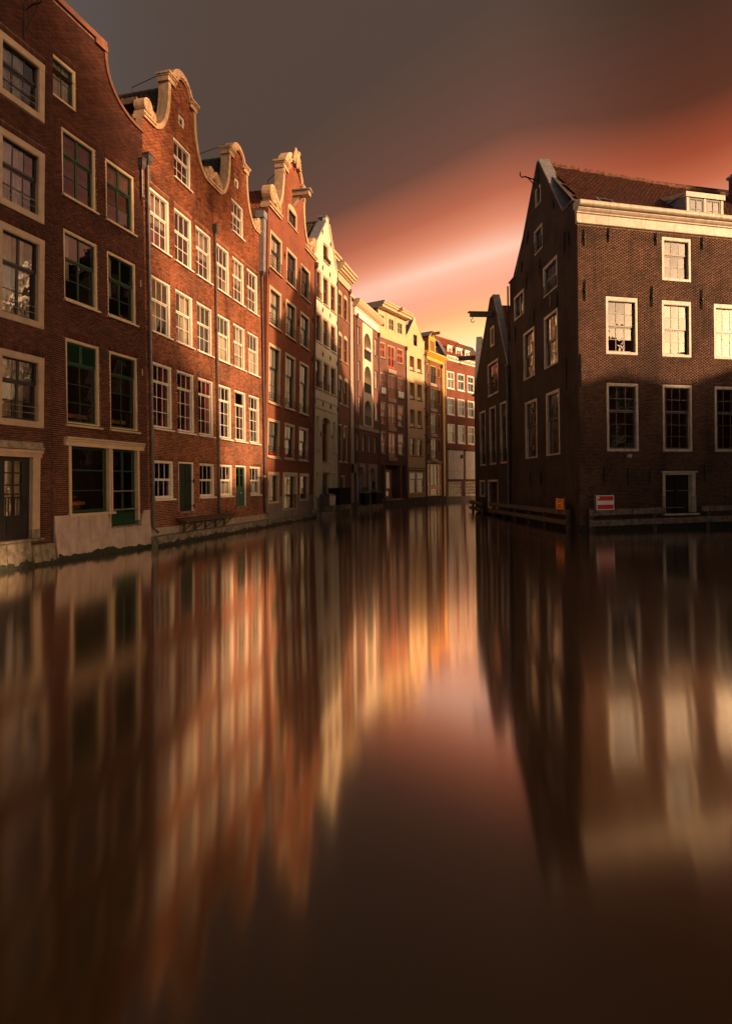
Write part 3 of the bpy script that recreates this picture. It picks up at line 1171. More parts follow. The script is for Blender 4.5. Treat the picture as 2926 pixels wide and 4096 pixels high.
br.tube([(-1.26, -0.04, 17.30), (-1.26, -0.35, 17.42), (-1.26, -0.62, 17.40), (-1.26, -0.70, 17.44)], 0.025, 6)
br.tube([(-1.26, -0.04, 16.65), (-1.26, -0.58, 17.38)], 0.022, 6)
h.part('hoist_bracket', br, 'iron', (h.k * 17, 0, 0))

# ------------------------------------------------------------------ second house, green sashes and a plastered base
h = House('canal_house', 'brown brick house with green window sashes, cream frames and pale plastered base', H3O, A18, -0.012)
kw = dict(casing='cream', sash='green', cw=0.085, cb=0.075, yf=0.035, depth=0.17, stile=0.055, silld=0.10)
h.window(-4.62, -3.53, 15.75, 17.15, sashes=((1.0, 2, 2),), sill=False, curtain=[(0, 1, 0, 1, 'curtain')], **kw)
for x0, x1 in ((-4.24, -2.65), (-2.15, -0.56)):
    h.window(x0, x1, 12.58, 14.88, sashes=((0.36, 2, 1), (0.64, 2, 2)), mid=0.07, curtain=[(0, 1, 0.66, 1, 'room')], **kw)
    h.window(x0, x1, 8.98, 11.41, sashes=((0.40, 2, 1), (0.60, 2, 2)), mid=0.03, curtain=[(0, 0.3, 0.3, 1, 'curtain')], **kw)
h.window(-4.24, -2.65, 4.70, 7.66, sashes=((0.27, 0, 0), (0.73, 2, 3)), **kw)
h.window(-2.13, -0.56, 4.70, 7.65, sashes=((0.28, 2, 1), (0.72, 2, 3)), **kw)
# shop front
h.opening(rect_poly(-4.22, -0.58, 1.55, 3.93))
h.opening(rect_poly(-2.25, -0.58, 1.00, 1.55))
sf = MB()
sf.box(-4.22, -4.10, -0.03, 0.2, 1.58, 3.93).box(-2.28, -2.20, -0.03, 0.2, 1.58, 3.93).box(-2.17, -2.09, -0.03, 0.2, 1.58, 3.93).box(-0.70, -0.585, -0.03, 0.2, 1.16, 3.93)
sf.box(-2.20, -2.17, 0.0, 0.2, 1.0, 3.93).box(-2.245, -2.21, -0.03, 0.15, 1.0, 1.48)
sf.box(-4.28, -2.02, -0.10, 0.1, 1.48, 1.575)
shop = h.part('shop_front', sf, 'cream', (h.k * 2.5, 0, 0))
h.part('jamb_foot', MB().box(-0.705, -0.58, -0.034, 0.2, 1.0, 1.16), 'stone', parent=shop)
co = MB()
pf = [(0, 3.935), (-0.10, 3.935), (-0.10, 4.08), (-0.14, 4.10), (-0.14, 4.14), (-0.19, 4.19), (-0.19, 4.235), (0, 4.235)]
n = len(pf)
vs_ = [(-4.42 + 0.02, y, z) for y, z in pf] + [(-0.36, y, z) for y, z in pf]
co.add(vs_, [tuple(range(n)), tuple(reversed(range(n, 2 * n)))] + [(i, i + n, (i + 1) % n + n, (i + 1) % n) for i in range(n)])
h.part('shop_cornice', co, 'cream', (h.k * 4, 0, 0))
gs = MB()
for x0, x1, z0 in ((-4.10, -2.28, 1.60), (-2.09, -0.70, 1.03)):
    gs.box(x0, x0 + 0.05, 0.10, 0.15, z0, 3.9).box(x1 - 0.05, x1, 0.10, 0.15, z0, 3.9)
    gs.box(x0 + 0.05, x1 - 0.05, 0.10, 0.15, z0, z0 + 0.09).box(x0 + 0.05, x1 - 0.05, 0.10, 0.15, 3.85, 3.9)
    gs.box(x0 + 0.05, x1 - 0.05, 0.10, 0.15, 3.08, 3.13)
gs.box(-4.05, -2.33, 0.11, 0.14, 2.36, 2.39).box(-1.44, -1.36, 0.09, 0.15, 1.12, 3.85).box(-2.04, -0.75, 0.10, 0.15, 2.30, 2.36).box(-2.04, -0.75, 0.10, 0.15, 1.58, 1.66)
g = h.part('shop_sash', gs, 'green', (h.k * 2.5, 0, 0), parent=shop)
for x0, x1, a, b in ((-4.05, -2.33, 1.69, 2.36), (-4.05, -2.33, 2.39, 3.08), (-4.05, -2.33, 3.13, 3.85), (-2.04, -1.44, 1.66, 2.30), (-1.36, -0.75, 1.66, 2.30),
                     (-2.04, -1.44, 2.36, 3.08), (-1.36, -0.75, 2.36, 3.08), (-2.04, -1.44, 3.13, 3.85), (-1.36, -0.75, 3.13, 3.85)):
    h.part('pane', MB().quad((x0, 0.125, a), (x1, 0.125, a), (x1, 0.125, b), (x0, 0.125, b)), 'glass', parent=shop)
for q in range(2):
    x0 = -2.03 + q * 0.68
    for j in range(5):
        h.part('slat', MB().add([(x0, 0.09, 1.13 + j * 0.088), (x0 + 0.58, 0.09, 1.13 + j * 0.088), (x0 + 0.58, 0.14, 1.22 + j * 0.088), (x0, 0.14, 1.22 + j * 0.088)], [(0, 1, 2, 3)]), 'green', parent=shop)
for z in (1.62, 2.33):
    h.part('guard_bar', MB().tube([(-2.12, -0.04, z), (-0.62, -0.04, z)], 0.022, 8), 'steel', parent=shop)
h.part('shelf_board', MB().box(-4.0, -3.0, 0.45, 0.5, 1.85, 1.97), 'wood_light', parent=shop)
h.part('door_sill', MB().box(-2.25, -0.55, -0.08, 0.2, 0.93, 0.998), 'stone')
out = [(-4.86, 0.3), (0, 0.3), (0, 16.72)] + bez((0, 16.95), (-1.2, 16.95), (-2.12, 17.6), (-2.12, 18.8), 10) + [(-2.12, 19.0), (-4.86, 19.0)]
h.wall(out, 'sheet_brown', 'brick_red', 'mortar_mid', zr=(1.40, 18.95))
cp = MB().ribbon([(0.02, 16.95)] + bez((0, 16.98), (-1.2, 16.98), (-2.12, 17.6), (-2.12, 18.8), 14), -0.10, 0.03, -0.07, 0.30)
cp.ribbon([(-2.05, 19.0), (-4.86, 19.0)], -0.20, 0.0, -0.09, 0.3).box(-2.62, -2.02, -0.10, 0.3, 18.82, 19.04)
h.part('coping', cp, 'sheet_brown', (h.k * 18, 0, 0))
h.body(-4.86, 0, 16.7, 9, 'sheet_brown', 'room_dark')
h.floors_at([4.35, 8.3, 12.0, 15.3], 'room_dark')
h.part('roof', MB().add([(-4.8, 0.3, 16.7), (-0.1, 0.3, 16.7), (-2.4, 0.3, 19), (-4.8, 9, 16.7), (-0.1, 9, 16.7), (-2.4, 9, 19)], [(0, 1, 2), (0, 2, 5, 3), (1, 4, 5, 2), (3, 5, 4)]), 'tile_dark')
mb = MB()
n = 24
rr = random.Random(8)
top = [(-4.90 + 4.90 * i / n) for i in range(n + 1)]
vs_, fs = [], []
for i, x in enumerate(top):
    zt = 1.54 if x < -2.3 or x > -0.52 else 0.925
    jb = rr.uniform(-0.035, 0.03)
    vs_ += [(x, -0.05, zt), (x, -0.06, 1.0 if zt > 1 else 0.8), (x, -0.17, 0.16 + jb), (x, 0.012, zt), (x, 0.012, 0.1)]
for i in range(n):
    o_ = i * 5
    fs += [(o_ + 1, o_ + 6, o_ + 5, o_), (o_ + 2, o_ + 7, o_ + 6, o_ + 1), (o_, o_ + 5, o_ + 8, o_ + 3), (o_ + 4, o_ + 9, o_ + 7, o_ + 2)]
fs += [(0, 3, 4, 2, 1), (n * 5, n * 5 + 1, n * 5 + 2, n * 5 + 4, n * 5 + 3)]
h.part('plaster_base', mb.add(vs_, fs), 'plaster_pink')
h.part('foundation', MB().box(-4.87, -0.02, -0.14, 0.4, -0.6, 0.13), 'moss_dark')
h.pipe(-0.20, 15.40, 14.1, -0.10, 0.045, hw=0.12)
for x, z in ((-0.30, 10.6), (-0.30, 7.0)):
    h.part('vent_slot', MB().box(x, x + 0.04, -0.02, 0.02, z, z + 0.28), 'cream', (h.k * z, 0, 0))
for z in (7.34, 11.2, 14.7):
    h.part('vent_grille', MB().box(-2.58, -2.34, -0.006, 0.02, z, z + 0.22), 'iron', (h.k * z, 0, 0))
for i, x in enumerate((-3.85, -1.75)):
    p = h.mw @ Vector((x + h.k * 6, 0.55, 6.35 - 0.02 * i))
    t = thing('hanging_bulb', 'glowing bulb seen through the ' + ('louvre-topped green window' if i == 0 else 'window right of the louvre-topped one'), 'light bulb', p, group='glowing bulbs')
    ob('bulb', MB().ball((0, 0, 0), 0.035, 0.035, 0.06, 10, 8), 'bulb', t, smooth=True)
    ob('glass_globe', MB().ball((0, 0, 0.01), 0.09, 0.09, 0.12, 12, 8), 'glass', t, smooth=True)
    ob('cord', MB().tube([(0, 0, 0.06), (0, 0, 1.1)], 0.008, 5), 'iron', t)
    ob('socket', MB().tube([(0, 0, 0.06), (0, 0, 0.15)], 0.025, 8), 'iron', t)
for x0, x1 in ((-4.05, -2.85), (-1.95, -0.75)):
    h.part('bench_top', MB().box(x0, x1, 0.45, 0.52, 4.98, 5.13), 'wood_light', (h.k * 5, 0, 0))


# ------------------------------------------------------------------ the pair of sunlit neck gables
def neck_house(label, o, W, c, cols, attic, vent, door, group):
    h = House('canal_house', label, o, A13, -0.012)
    kw = dict(casing='white', sash='white', cw=0.075, cb=0.06, yf=0.045, depth=0.16, stile=0.042, mun=0.026, silld=0.10)
    SA = ((0.40, 3, 1), (0.60, 3, 2))
    first = door[2]
    for i, (x0, x1) in enumerate(cols):
        h.window(x0, x1, 12.66, 15.01, sashes=SA, curtain=[(0, 1, 0.45, 1, 'room_pale')] if (i + first) % 2 else None, **kw)
        h.window(x0, x1, 9.02, 11.37, sashes=SA, curtain=[(0.55, 1, 0, 1, 'curtain')] if i == 1 else ([(0, 1, 0, 0.6, 'curtain')] if not first else None), **kw)
        red = [(0.6, 1.0, 0, 1, 'curtain_red')] if first else [(0, 0.45, 0, 1, 'curtain')]
        h.window(x0, x1, 4.98, 7.74, sashes=((0.27, 1 if (not first and i == 1) else 3, 1), (0.73, 3, 3)), curtain=red, **kw)
        if i != 1:
            h.window(x0, x1, 1.97, 3.60, sashes=((0.5, 3, 1), (0.5, 3, 1)), curtain=[(0, 1, 0, 0.4, 'curtain')] if not first else None, **kw)
    h.window(attic[0], attic[1], 16.40, 18.16, sashes=SA, **kw)
    h.window(vent[0], vent[1], 18.98, 19.40, sashes=((1, 1, 1),), sill=False, casing='white', sash='sandstone', cw=0.05, cb=0.02, yf=-0.01, depth=0.12)
    # green double door
    x0, x1 = door[0], door[1]
    h.opening(rect_poly(x0, x1, 1.34, 3.61))
    h.lintels.append((x0, x1, 3.61))
    f = MB().box(x0 + .002, x0 + 0.08, 0.03, 0.2, 1.34, 3.53).box(x1 - 0.08, x1 - .002, 0.03, 0.2, 1.34, 3.53).box(x0 + .002, x1 - .002, 0.03, 0.2, 3.53, 3.608)
    fo = h.part('door_frame', f, 'white', (h.k * 2.4, 0, 0))
    xm = (x0 + x1) / 2
    d = MB()
    for a, b in ((x0 + 0.08, xm - 0.005), (xm + 0.005, x1 - 0.08)):
        d.box(a, b, 0.10, 0.15, 1.34, 2.45 if not first else 3.53)
        d.box(a + 0.07, b - 0.07, 0.085, 0.10, 1.45, 2.05)
        if first:
            d.box(a + 0.07, b - 0.07, 0.085, 0.10, 2.35, 3.4)
        else:
            d.box(a, a + 0.09, 0.10, 0.15, 2.45, 3.53).box(b - 0.09, b, 0.10, 0.15, 2.45, 3.53).box(a + 0.09, b - 0.09, 0.10, 0.15, 3.44, 3.53)
            d.box(a + 0.09, b - 0.09, 0.10, 0.15, 3.05, 3.09)
    do = h.part('door', d, 'green_dark' if first else 'green', (h.k * 2.4, 0, 0))
    if not first:
        for a, b in ((x0 + 0.08, xm - 0.005), (xm + 0.005, x1 - 0.08)):
            h.part('pane', MB().quad((a + 0.09, 0.12, 2.45), (b - 0.09, 0.12, 2.45), (b - 0.09, 0.12, 3.44), (a + 0.09, 0.12, 3.44)), 'glass', parent=do)
        h.part('letter_box', MB().box(xm + 0.1, xm + 0.18, 0.06, 0.1, 2.05, 2.13), 'white', parent=do)
    else:
        for z in (1.55, 2.72):
            h.part('hinge', MB().box(xm + 0.1, x1 + 0.06, 0.02, 0.06, z, z + 0.04).box(x1 - 0.03, x1 + 0.02, -0.02, 0.05, z - 0.08, z + 0.12), 'iron', parent=do)
    h.part('door_step', MB().box(x0 - 0.1, x1 + 0.1, -0.04, 0.1, 1.25, 1.337), 'stone', (h.k * 1.3, 0, 0))
    # gable outline
    half = bez((2.36, 17.66), (1.55, 17.78), (1.04, 18.7), (1.04, 20.35), 12)
    R_ = [(c + a, z) for a, z in half]
    L_ = [(c - a, z) for a, z in reversed(half)]
    arc = [(c + 0.80 * math.cos(t), 20.45 + 0.82 * math.sin(t)) for t in [math.pi * i / 14 for i in range(15)]]
    out = [(0, 0.72), (W, 0.72), (W, 17.62)] + R_ + arc + L_ + [(0, 17.62)]
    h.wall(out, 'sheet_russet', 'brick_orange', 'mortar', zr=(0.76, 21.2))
    k = h.k
    off = (k * 19, 0, 0)
    h.part('gable_coping', MB().ribbon(R_, -0.16, 0.045, -0.075, 0.42), 'sandstone', off)
    h.part('gable_coping', MB().ribbon(L_, -0.16, 0.045, -0.075, 0.42), 'sandstone', off)
    pe = MB().ribbon(arc, -0.16, 0.10, -0.10, 0.40).ribbon(arc, 0.10, 0.17, -0.17, 0.40).ribbon(arc, 0.17, 0.23, -0.12, 0.40)
    for sg in (-1, 1):
        a, b = sorted((c + sg * 0.66, c + sg * 1.28))
        pe.box(a, b, -0.12, 0.43, 20.30, 20.52).box(a - 0.03, b + 0.03, -0.17, 0.46, 20.52, 20.585).box(a - 0.07, b + 0.07, -0.22, 0.50, 20.585, 20.68)
    h.part('pediment', pe, 'sandstone', (k * 20.5, 0, 0))
    for sg in (-1, 1):
        e0, e1 = (0.0, c - 2.28) if sg < 0 else (c + 2.28, W)
        m_ = MB().box(e0 + 0.004, e1, -0.10, 0.45, 17.62, 17.72).box(e0 + 0.004, e1 + 0.0, -0.15, 0.48, 17.72, 17.80).box(e0 + 0.02, e1 - 0.02, -0.07, 0.42, 17.80, 17.93)
        h.part('shoulder_stone', m_, 'sandstone', (k * 17.7, 0, 0))
        vx = e0 + 0.30 if sg < 0 else e1 - 0.30
        volute(h, vx + k * 18, 18.22, 0.31, -0.09, 0.40, flip=sg)
        volute(h, vx - sg * 0.42 + k * 18, 18.05, 0.20, -0.07, 0.30, flip=-sg)
    h.body(0, W, 17.6, 10, 'sheet_brown', 'room_red' if first else 'room_pale', top=False)
    h.floors_at([4.2, 8.3, 11.95, 15.6, 18.4], 'room')
    gable_roof(h, 0.30, W - 0.30, 17.3, 20.75, 0.42, 10, 'tile_dark', 110)
    h.part('wall_tie', MB().tube([(c - 0.6 + k * 20, 0.3, 21.2), (c - 0.05 + k * 20, 2.5, 21.15), (c + k * 20, 2.55, 20.6)], 0.016, 6), 'iron')
    return h


GRP = 'canal houses'
hA = neck_house('', H3O, 6.07, 3.10,
                [(0.44, 1.92), (2.34, 3.86), (4.25, 5.77)], (2.36, 3.88), (2.85, 3.27), (2.34, 3.70, True), GRP)
hA.root['label'] = 'orange brick neck-gabled house, left of the twin pair, red curtains and closed green door'
hA.pipe(0.12, 15.75, 0.62, -0.12, 0.062, hw=0.15)
O4 = along(H3O, A13, 6.08)
hB = neck_house('', O4, 6.02, 2.97, [(0.25, 1.74), (2.13, 3.62), (4.03, 5.54)], (2.13, 3.64), (2.58, 3.0), (2.13, 3.50, False), GRP)
hB.root['label'] = 'sunlit orange brick neck-gabled house, right of the twin pair, with half-glazed green door'
hB.pipe(0.0, 15.35, 0.95, -0.10, 0.052, hw=0.14)
hB.pipe(6.0, 15.2, 0.75, -0.10, 0.055, hw=0.14)
hB.part('flue_cap', MB().tube([(4.03 + 1.35, -0.02, 3.0), (4.03 + 1.42, -0.28, 3.02)], 0.05, 8).ball((4.03 + 1.42, -0.30, 3.02), 0.08, 0.08, 0.08), 'steel')

# plinth strip and quay ledge below the pair
q = thing('quay_ledge', 'long mossy concrete ledge at the waterline below the sunlit twin gables', 'ledge', (H3O[0], H3O[1], 0), (0, 0, math.pi / 2 - A13))
rr = random.Random(4)
x = -0.12
while x < 12.2:
    L_ = min(rr.uniform(1.6, 2.4), 12.25 - x)
    if L_ < 0.3:
        break
    mb = MB()
    n = 8
    vs_, fs = [], []
    for i in range(n + 1):
        xx = x + (L_ - 0.015) * i / n
        j1, j2 = rr.uniform(-0.02, 0.02), rr.uniform(-0.03, 0.03)
        vs_ += [(xx, 0.02, 0.44), (xx, -0.40 + j2, 0.42 + j1 * 0.5), (xx, -0.44 + j2, 0.38 + j1), (xx, -0.46 + j2, 0.20), (xx, -0.42 + j1, -0.3), (xx, 0.02, -0.3)]
    for i in range(n):
        for b in range(5):
            o_ = i * 6 + b
            fs.append((o_, o_ + 1, o_ + 7, o_ + 6))
    fs += [tuple(range(5, -1, -1)), tuple(range(n * 6, n * 6 + 6))]
    ob('ledge_block', mb.add(vs_, fs), 'stone', q)
    x += L_
ob('plinth', MB().box(-0.02, 12.1, -0.06, 0.3, 0.42, 0.74), 'concrete', q)
ob('tide_band', MB().box(-0.1, 12.2, -0.47, -0.3, -0.4, 0.09), 'moss_dark', q)

# wooden landing stage
t = thing('landing_stage', 'dark wooden landing shelf on braced posts below the sunlit twin gables', 'landing stage', (*along(H3O, A13, 4.3), 0), (0, 0, math.pi / 2 - A13))
for j in range(4):
    y0 = -0.62 + j * 0.15
    ob('plank', MB().add([(-2.65 + 0.10 * j, y0, 0.98), (2.95 + 0.03 * j, y0, 1.02), (2.95 + 0.03 * j, y0 + 0.135, 1.02), (-2.65 + 0.10 * j, y0 + 0.135, 0.98), (-2.65 + 0.10 * j, y0, 1.05), (2.95 + 0.03 * j, y0, 1.08), (2.95 + 0.03 * j, y0 + 0.135, 1.08), (-2.65 + 0.10 * j, y0 + 0.135, 1.05)],
                         [(0, 3, 2, 1), (4, 5, 6, 7), (0, 1, 5, 4), (1, 2, 6, 5), (2, 3, 7, 6), (3, 0, 4, 7)]), 'wood', t)
for j in range(5):
    x = -2.1 + j * 0.98
    ob('post', MB().box(x, x + 0.1, -0.34, -0.24, 0.43, 0.985), 'wood', t)
    ob('brace', MB().tube([(x + 0.05, -0.29, 0.50), (x + 0.62, -0.55, 0.96)], 0.035, 6), 'wood', t)
ob('bearer', MB().box(-2.4, 2.6, -0.58, -0.50, 0.90, 0.979), 'wood', t)

# ------------------------------------------------------------------ tall ornate neck gable with hoist beam
H5O, T5 = (-6.205, 36.524), 0.024
h = House('canal_house', 'tall russet brick house with carved scrolls, crest and hoist beam, shop windows at its foot', H5O, A13, 0.0, T5)
kw = dict(casing='cream', sash='blue_sash', cw=0.15, ct=0.16, cb=0.10, yf=0.0, depth=0.22, stile=0.06, sillmat='cream_old', silld=0.12)
cols = [(0.36, 2.36), (3.20, 5.20), (6.05, 8.10)]
CW = [(0.15, 0.55, 0, 1, 'curtain'), (0.6, 0.95, 0, 1, 'curtain')]
for i, (x0, x1) in enumerate(cols):
    h.window(x0, x1, 15.93, 18.22, sashes=((0.45, 2, 1), (0.55, 2, 1)), curtain=CW if i == 0 else None, rail=0.55, **kw)
    h.window(x0, x1, 12.42, 14.83, sashes=((0.42, 2, 1), (0.58, 2, 1)), curtain=CW, rail=0.55, **kw)
    h.window(x0, x1, 7.62, 11.29, sashes=((0.38, 2, 1), (0.62, 2, 2)), curtain=[(0.1, 0.9, 0, 1, 'curtain')], rail=0.45, **kw)
    h.window(x0, x1, 4.26, 6.65, sashes=((0.42, 2, 1), (0.58, 1, 1)), rail=0.5, flower=True, **kw)
sw = []
for x0, x1 in ((0.44, 2.34), (6.30, 8.35)):
    sw.append(h.window(x0, x1, 1.34, 3.34, 'cream', 'dark_sash', cw=0.22, ct=0.2, cb=0.14, yf=-0.02, depth=0.25, sashes=((1, 1, 1),), sill=False))
dd = h.window(2.95, 5.85, 0.84, 3.36, 'cream', 'dark_sash', cw=0.30, ct=0.25, cb=0.05, yf=-0.03, depth=0.3, sashes=((1, 2, 1),), sill=False, name='shop_door')
h.part('door_rail', MB().tube([(0.5, -0.08, 0.98), (2.6, -0.08, 0.98)], 0.03, 6).box(2.2, 2.23, -0.09, -0.06, 0.05, 0.98).box(2.4, 2.43, -0.09, -0.06, 0.05, 0.98).box(2.58, 2.61, -0.09, -0.06, 0.05, 0.98), 'iron', parent=dd)
for w_i, (wo, xs) in enumerate(((sw[0], (0.45, 1.15)), (dd, (0.75, 1.65)), (sw[1], (0.5, 1.25)))):
    for x in xs:
        st = MB()
        cz = 1.45 if w_i != 1 else 1.85
        st.box(x - 0.18, x + 0.18, 0.165, 0.17, cz - 0.16, cz - 0.10)
        st.add([(x - 0.17, 0.166, cz - 0.1), (x - 0.07, 0.166, cz - 0.1), (x + 0.17, 0.166, cz + 0.16), (x + 0.07, 0.166, cz + 0.18)], [(0, 1, 2, 3)])
        st.ball((x + 0.02, 0.166, cz + 0.14), 0.07, 0.004, 0.06, 8, 5).ball((x - 0.1, 0.166, cz + 0.04), 0.05, 0.004, 0.06, 8, 5)
        h.part('window_sticker', st, 'sticker', parent=wo)
    if w_i != 1:
        h.part('paper_notice', MB().box(xs[0] - 0.16, xs[0] + 0.14, 0.172, 0.176, 0.55, 1.02), 'paper', parent=wo)
        h.part('paper_notice', MB().box(xs[1] - 0.14, xs[1] + 0.16, 0.172, 0.176, 0.50, 0.97), 'paper', parent=wo)
# attic window with arched head
c5 = 4.35
aw = h.window(3.36, 5.10, 19.95, 21.0, 'cream', 'blue_sash', cw=0.12, ct=0.06, cb=0.08, yf=0.0, depth=0.2, sashes=((1, 2, 1),), sill=True, lintel=False, hole=False)
h.opening(arch_poly(3.36, 5.10, 19.95, 20.99, 21.34))
h.part('arched_head', MB().prism([(3.365, 21.0)] + [(5.095, 21.0)] + [(4.23 + 0.865 * math.cos(math.pi * i / 12), 21.0 + 0.335 * math.sin(math.pi * i / 12)) for i in range(1, 12)], 0.0, 0.2), 'cream')
half = bez((3.05, 19.95), (2.15, 20.3), (1.90, 21.6), (1.90, 23.1), 12)
R_ = [(c5 + a, z) for a, z in half]
L_ = [(c5 - a, z) for a, z in reversed(half)]
arc = [(c5 + 1.62 * math.cos(t), 23.15 + 1.35 * math.sin(t)) for t in [math.pi * i / 16 for i in range(17)]]
W5 = 9.35
h.wall([(0, 1.70), (W5, 1.70), (W5, 19.45)] + R_ + arc + L_ + [(0, 19.45)], 'sheet_russet')
h.part('plaster_base', wall_mesh([(0, 0.30), (W5, 0.30), (W5, 1.76), (0, 1.76)], [rect_poly(0.43, 2.35, 1.33, 1.8), rect_poly(2.94, 5.86, 0.83, 1.8), rect_poly(6.29, 8.36, 1.33, 1.8)], -0.035, 0.06, 0.05), 'plaster_grey')
h.part('gable_coping', MB().ribbon(R_, -0.22, 0.05, -0.09, 0.50), 'sandstone')
h.part('gable_coping', MB().ribbon(L_, -0.22, 0.05, -0.09, 0.50), 'sandstone')
pe = MB().ribbon(arc, -0.26, 0.10, -0.10, 0.45).ribbon(arc, 0.10, 0.20, -0.20, 0.45).ribbon(arc, 0.20, 0.30, -0.15, 0.45)
for sg in (-1, 1):
    a, b = sorted((c5 + sg * 1.30, c5 + sg * 2.18))
    pe.box(a, b, -0.14, 0.5, 22.95, 23.25).box(a - 0.05, b + 0.05, -0.22, 0.55, 23.25, 23.34).box(a - 0.1, b + 0.1, -0.28, 0.6, 23.34, 23.46)
h.part('pediment', pe, 'sandstone')
cr = MB()
for (dx, dz, r, fl) in ((-0.42, 0.05, 0.24, 1), (0.42, 0.05, 0.24, -1), (-0.30, 0.42, 0.20, -1), (0.30, 0.42, 0.20, 1), (-0.55, -0.28, 0.2, 1), (0.55, -0.28, 0.2, -1), (0, -0.45, 0.22, 1)):
    sp = [(c5 + dx + r * (1 - 0.75 * t) * math.cos(fl * (0.5 + 9 * t)), -0.24, 24.55 + dz + r * (1 - 0.75 * t) * math.sin(fl * (0.5 + 9 * t))) for t in [i / 20 for i in range(21)]]
    cr.tube(sp, [0.075 - 0.03 * i / 20 for i in range(21)], 6)
cr.ball((c5, -0.15, 24.55), 0.32, 0.22, 0.42, 12, 8).ball((c5, -0.12, 25.02), 0.13, 0.13, 0.28, 10, 8).ball((c5 + 0.12, -0.1, 24.95), 0.16, 0.12, 0.12, 8, 6).ball((c5 - 0.14, -0.1, 24.93), 0.16, 0.12, 0.12, 8, 6)
h.part('crest', cr, 'sandstone', smooth=True)
for sg in (-1, 1):
    e0, e1 = (0.0, 1.95) if sg < 0 else (6.75, W5)
    m_ = MB().box(e0 + 0.005, e1, -0.12, 0.5, 19.45, 19.58).box(e0 + 0.005, e1, -0.20, 0.55, 19.58, 19.68).box(e0 + 0.02, e1 - 0.02, -0.10, 0.5, 19.68, 19.82)
    h.part('shoulder_stone', m_, 'sandstone')
    vx = e0 + 0.52 if sg < 0 else e1 - 0.62
    volute(h, vx, 20.42, 0.55, -0.12, 0.45, flip=sg)
    volute(h, vx - sg * 0.78, 20.10, 0.33, -0.10, 0.40, flip=-sg)
    volute(h, vx - sg * 1.28, 19.98, 0.2, -0.08, 0.3, flip=sg)
    lf = MB()
    for i in range(5):
        lf.ball((vx - sg * (0.45 + i * 0.17), -0.13, 20.45 - 0.09 * i), 0.14, 0.07, 0.2 - 0.02 * i, 8, 5)
    h.part('acanthus', lf, 'sandstone', smooth=True)
    volute(h, c5 + sg * 1.98, 22.72, 0.16, -0.13, 0.3, flip=sg)
hb = MB().box(4.12, 4.62, -1.15, 0.3, 22.02, 22.32)
hbo = h.part('hoist_beam', hb, 'cream_old')
h.part('lead_cap', MB().box(4.02, 4.72, -1.25, 0.2, 22.325, 22.40).add([(4.02, -1.25, 22.40), (4.72, -1.25, 22.40), (4.72, 0.2, 22.40), (4.02, 0.2, 22.40), (4.37, -1.25, 22.50), (4.37, 0.2, 22.50)], [(0, 1, 4), (1, 2, 5, 4), (2, 3, 5), (3, 0, 4, 5)]), 'lead', parent=hbo)
h.part('console', MB().add([(4.22, -0.02, 21.45), (4.52, -0.02, 21.45), (4.52, -0.55, 22.01), (4.22, -0.55, 22.01), (4.52, -0.02, 22.01), (4.22, -0.02, 22.01)], [(0, 1, 2, 3), (1, 4, 2), (0, 3, 5), (3, 2, 4, 5)]), 'cream_old', parent=hbo)
h.body(0, W5, 19.4, 10, 'sheet_brown', 'room', top=False)
h.floors_at([3.9, 7.2, 12.0, 15.4, 18.9], 'room')
gable_roof(h, 0.3, W5 - 0.3, 19.1, 22.75, 0.52, 10, 'tile_red', 110)
h.part('wall_tie', MB().tube([(3.4, 0.3, 23.7), (4.2, 1.8, 23.25), (4.25, 1.85, 22.7)], 0.022, 6), 'iron')
h.pipe(9.2, 18.9, 0.6, -0.1, 0.06, hw=0.15)
h.part('gutter_box', MB().box(-0.55, -0.02, 0.05, 0.6, 18.6, 19.0).box(-0.4, -0.05, 0.1, 0.4, 15.4, 18.6), 'lead')
for x, z in ((2.75, 17.2), (5.65, 17.1), (0.15, 15.2), (2.75, 14.0), (5.65, 13.6), (8.75, 14.6), (8.75, 11.6)):
    h.anchor(x, z, z + 0.55)
# ledge at the foot
q = thing('quay_ledge', 'narrow stone ledge below the grey base of the ornate crested house', 'ledge', (H5O[0], H5O[1], 0), (0, 0, math.pi / 2 - A13))
for i in range(6):
    a = 0.05 + i * 1.55
    j = rr.uniform(-0.02, 0.02)
    ob('ledge_block', MB().add([(a, -0.32 + j, -0.4), (a + 1.53, -0.32 - j, -0.4), (a + 1.53, 0.1, -0.4), (a, 0.1, -0.4), (a, -0.30 + j, 0.30), (a + 1.53, -0.30 - j, 0.31), (a + 1.53, 0.1, 0.31), (a, 0.1, 0.30)],
                              [(0, 3, 2, 1), (4, 5, 6, 7), (0, 1, 5, 4), (1, 2, 6, 5), (2, 3, 7, 6), (3, 0, 4, 7)]), 'stone', q)

# ------------------------------------------------------------------ white plastered gable
h = House('canal_house', 'white plastered house with pointed gable, red-brown sashes and arched middle window', (-4.007, 46.064), 0.2637, 0.0, 0.0065)
W6 = 6.05
kw = dict(casing='cream', sash='red_sash', cw=0.09, cb=0.07, yf=0.06, depth=0.22, stile=0.07, lintel=False, silld=0.12)
cols = [(0.52, 1.92), (2.36, 3.76), (4.22, 5.66)]
for i, (x0, x1) in enumerate(cols):
    h.window(x0, x1, 17.12, 19.43, sashes=((0.45, 2, 1), (0.55, 1, 1)), curtain=[(0, 0.5, 0, 1, 'curtain')], rail=0.5 if i == 0 else 0, **kw)
    h.window(x0, x1, 13.75, 16.0, sashes=((0.45, 1, 1), (0.55, 2, 1)), curtain=[(0, 1, 0, 0.5, 'room')], rail=0.45 if i == 2 else 0, sillmat='white', **kw)
    h.window(x0, x1, 10.1, 12.44, sashes=((0.42, 1, 1), (0.58, 1, 1)), rail=0.45 if i < 2 else 0, **kw)
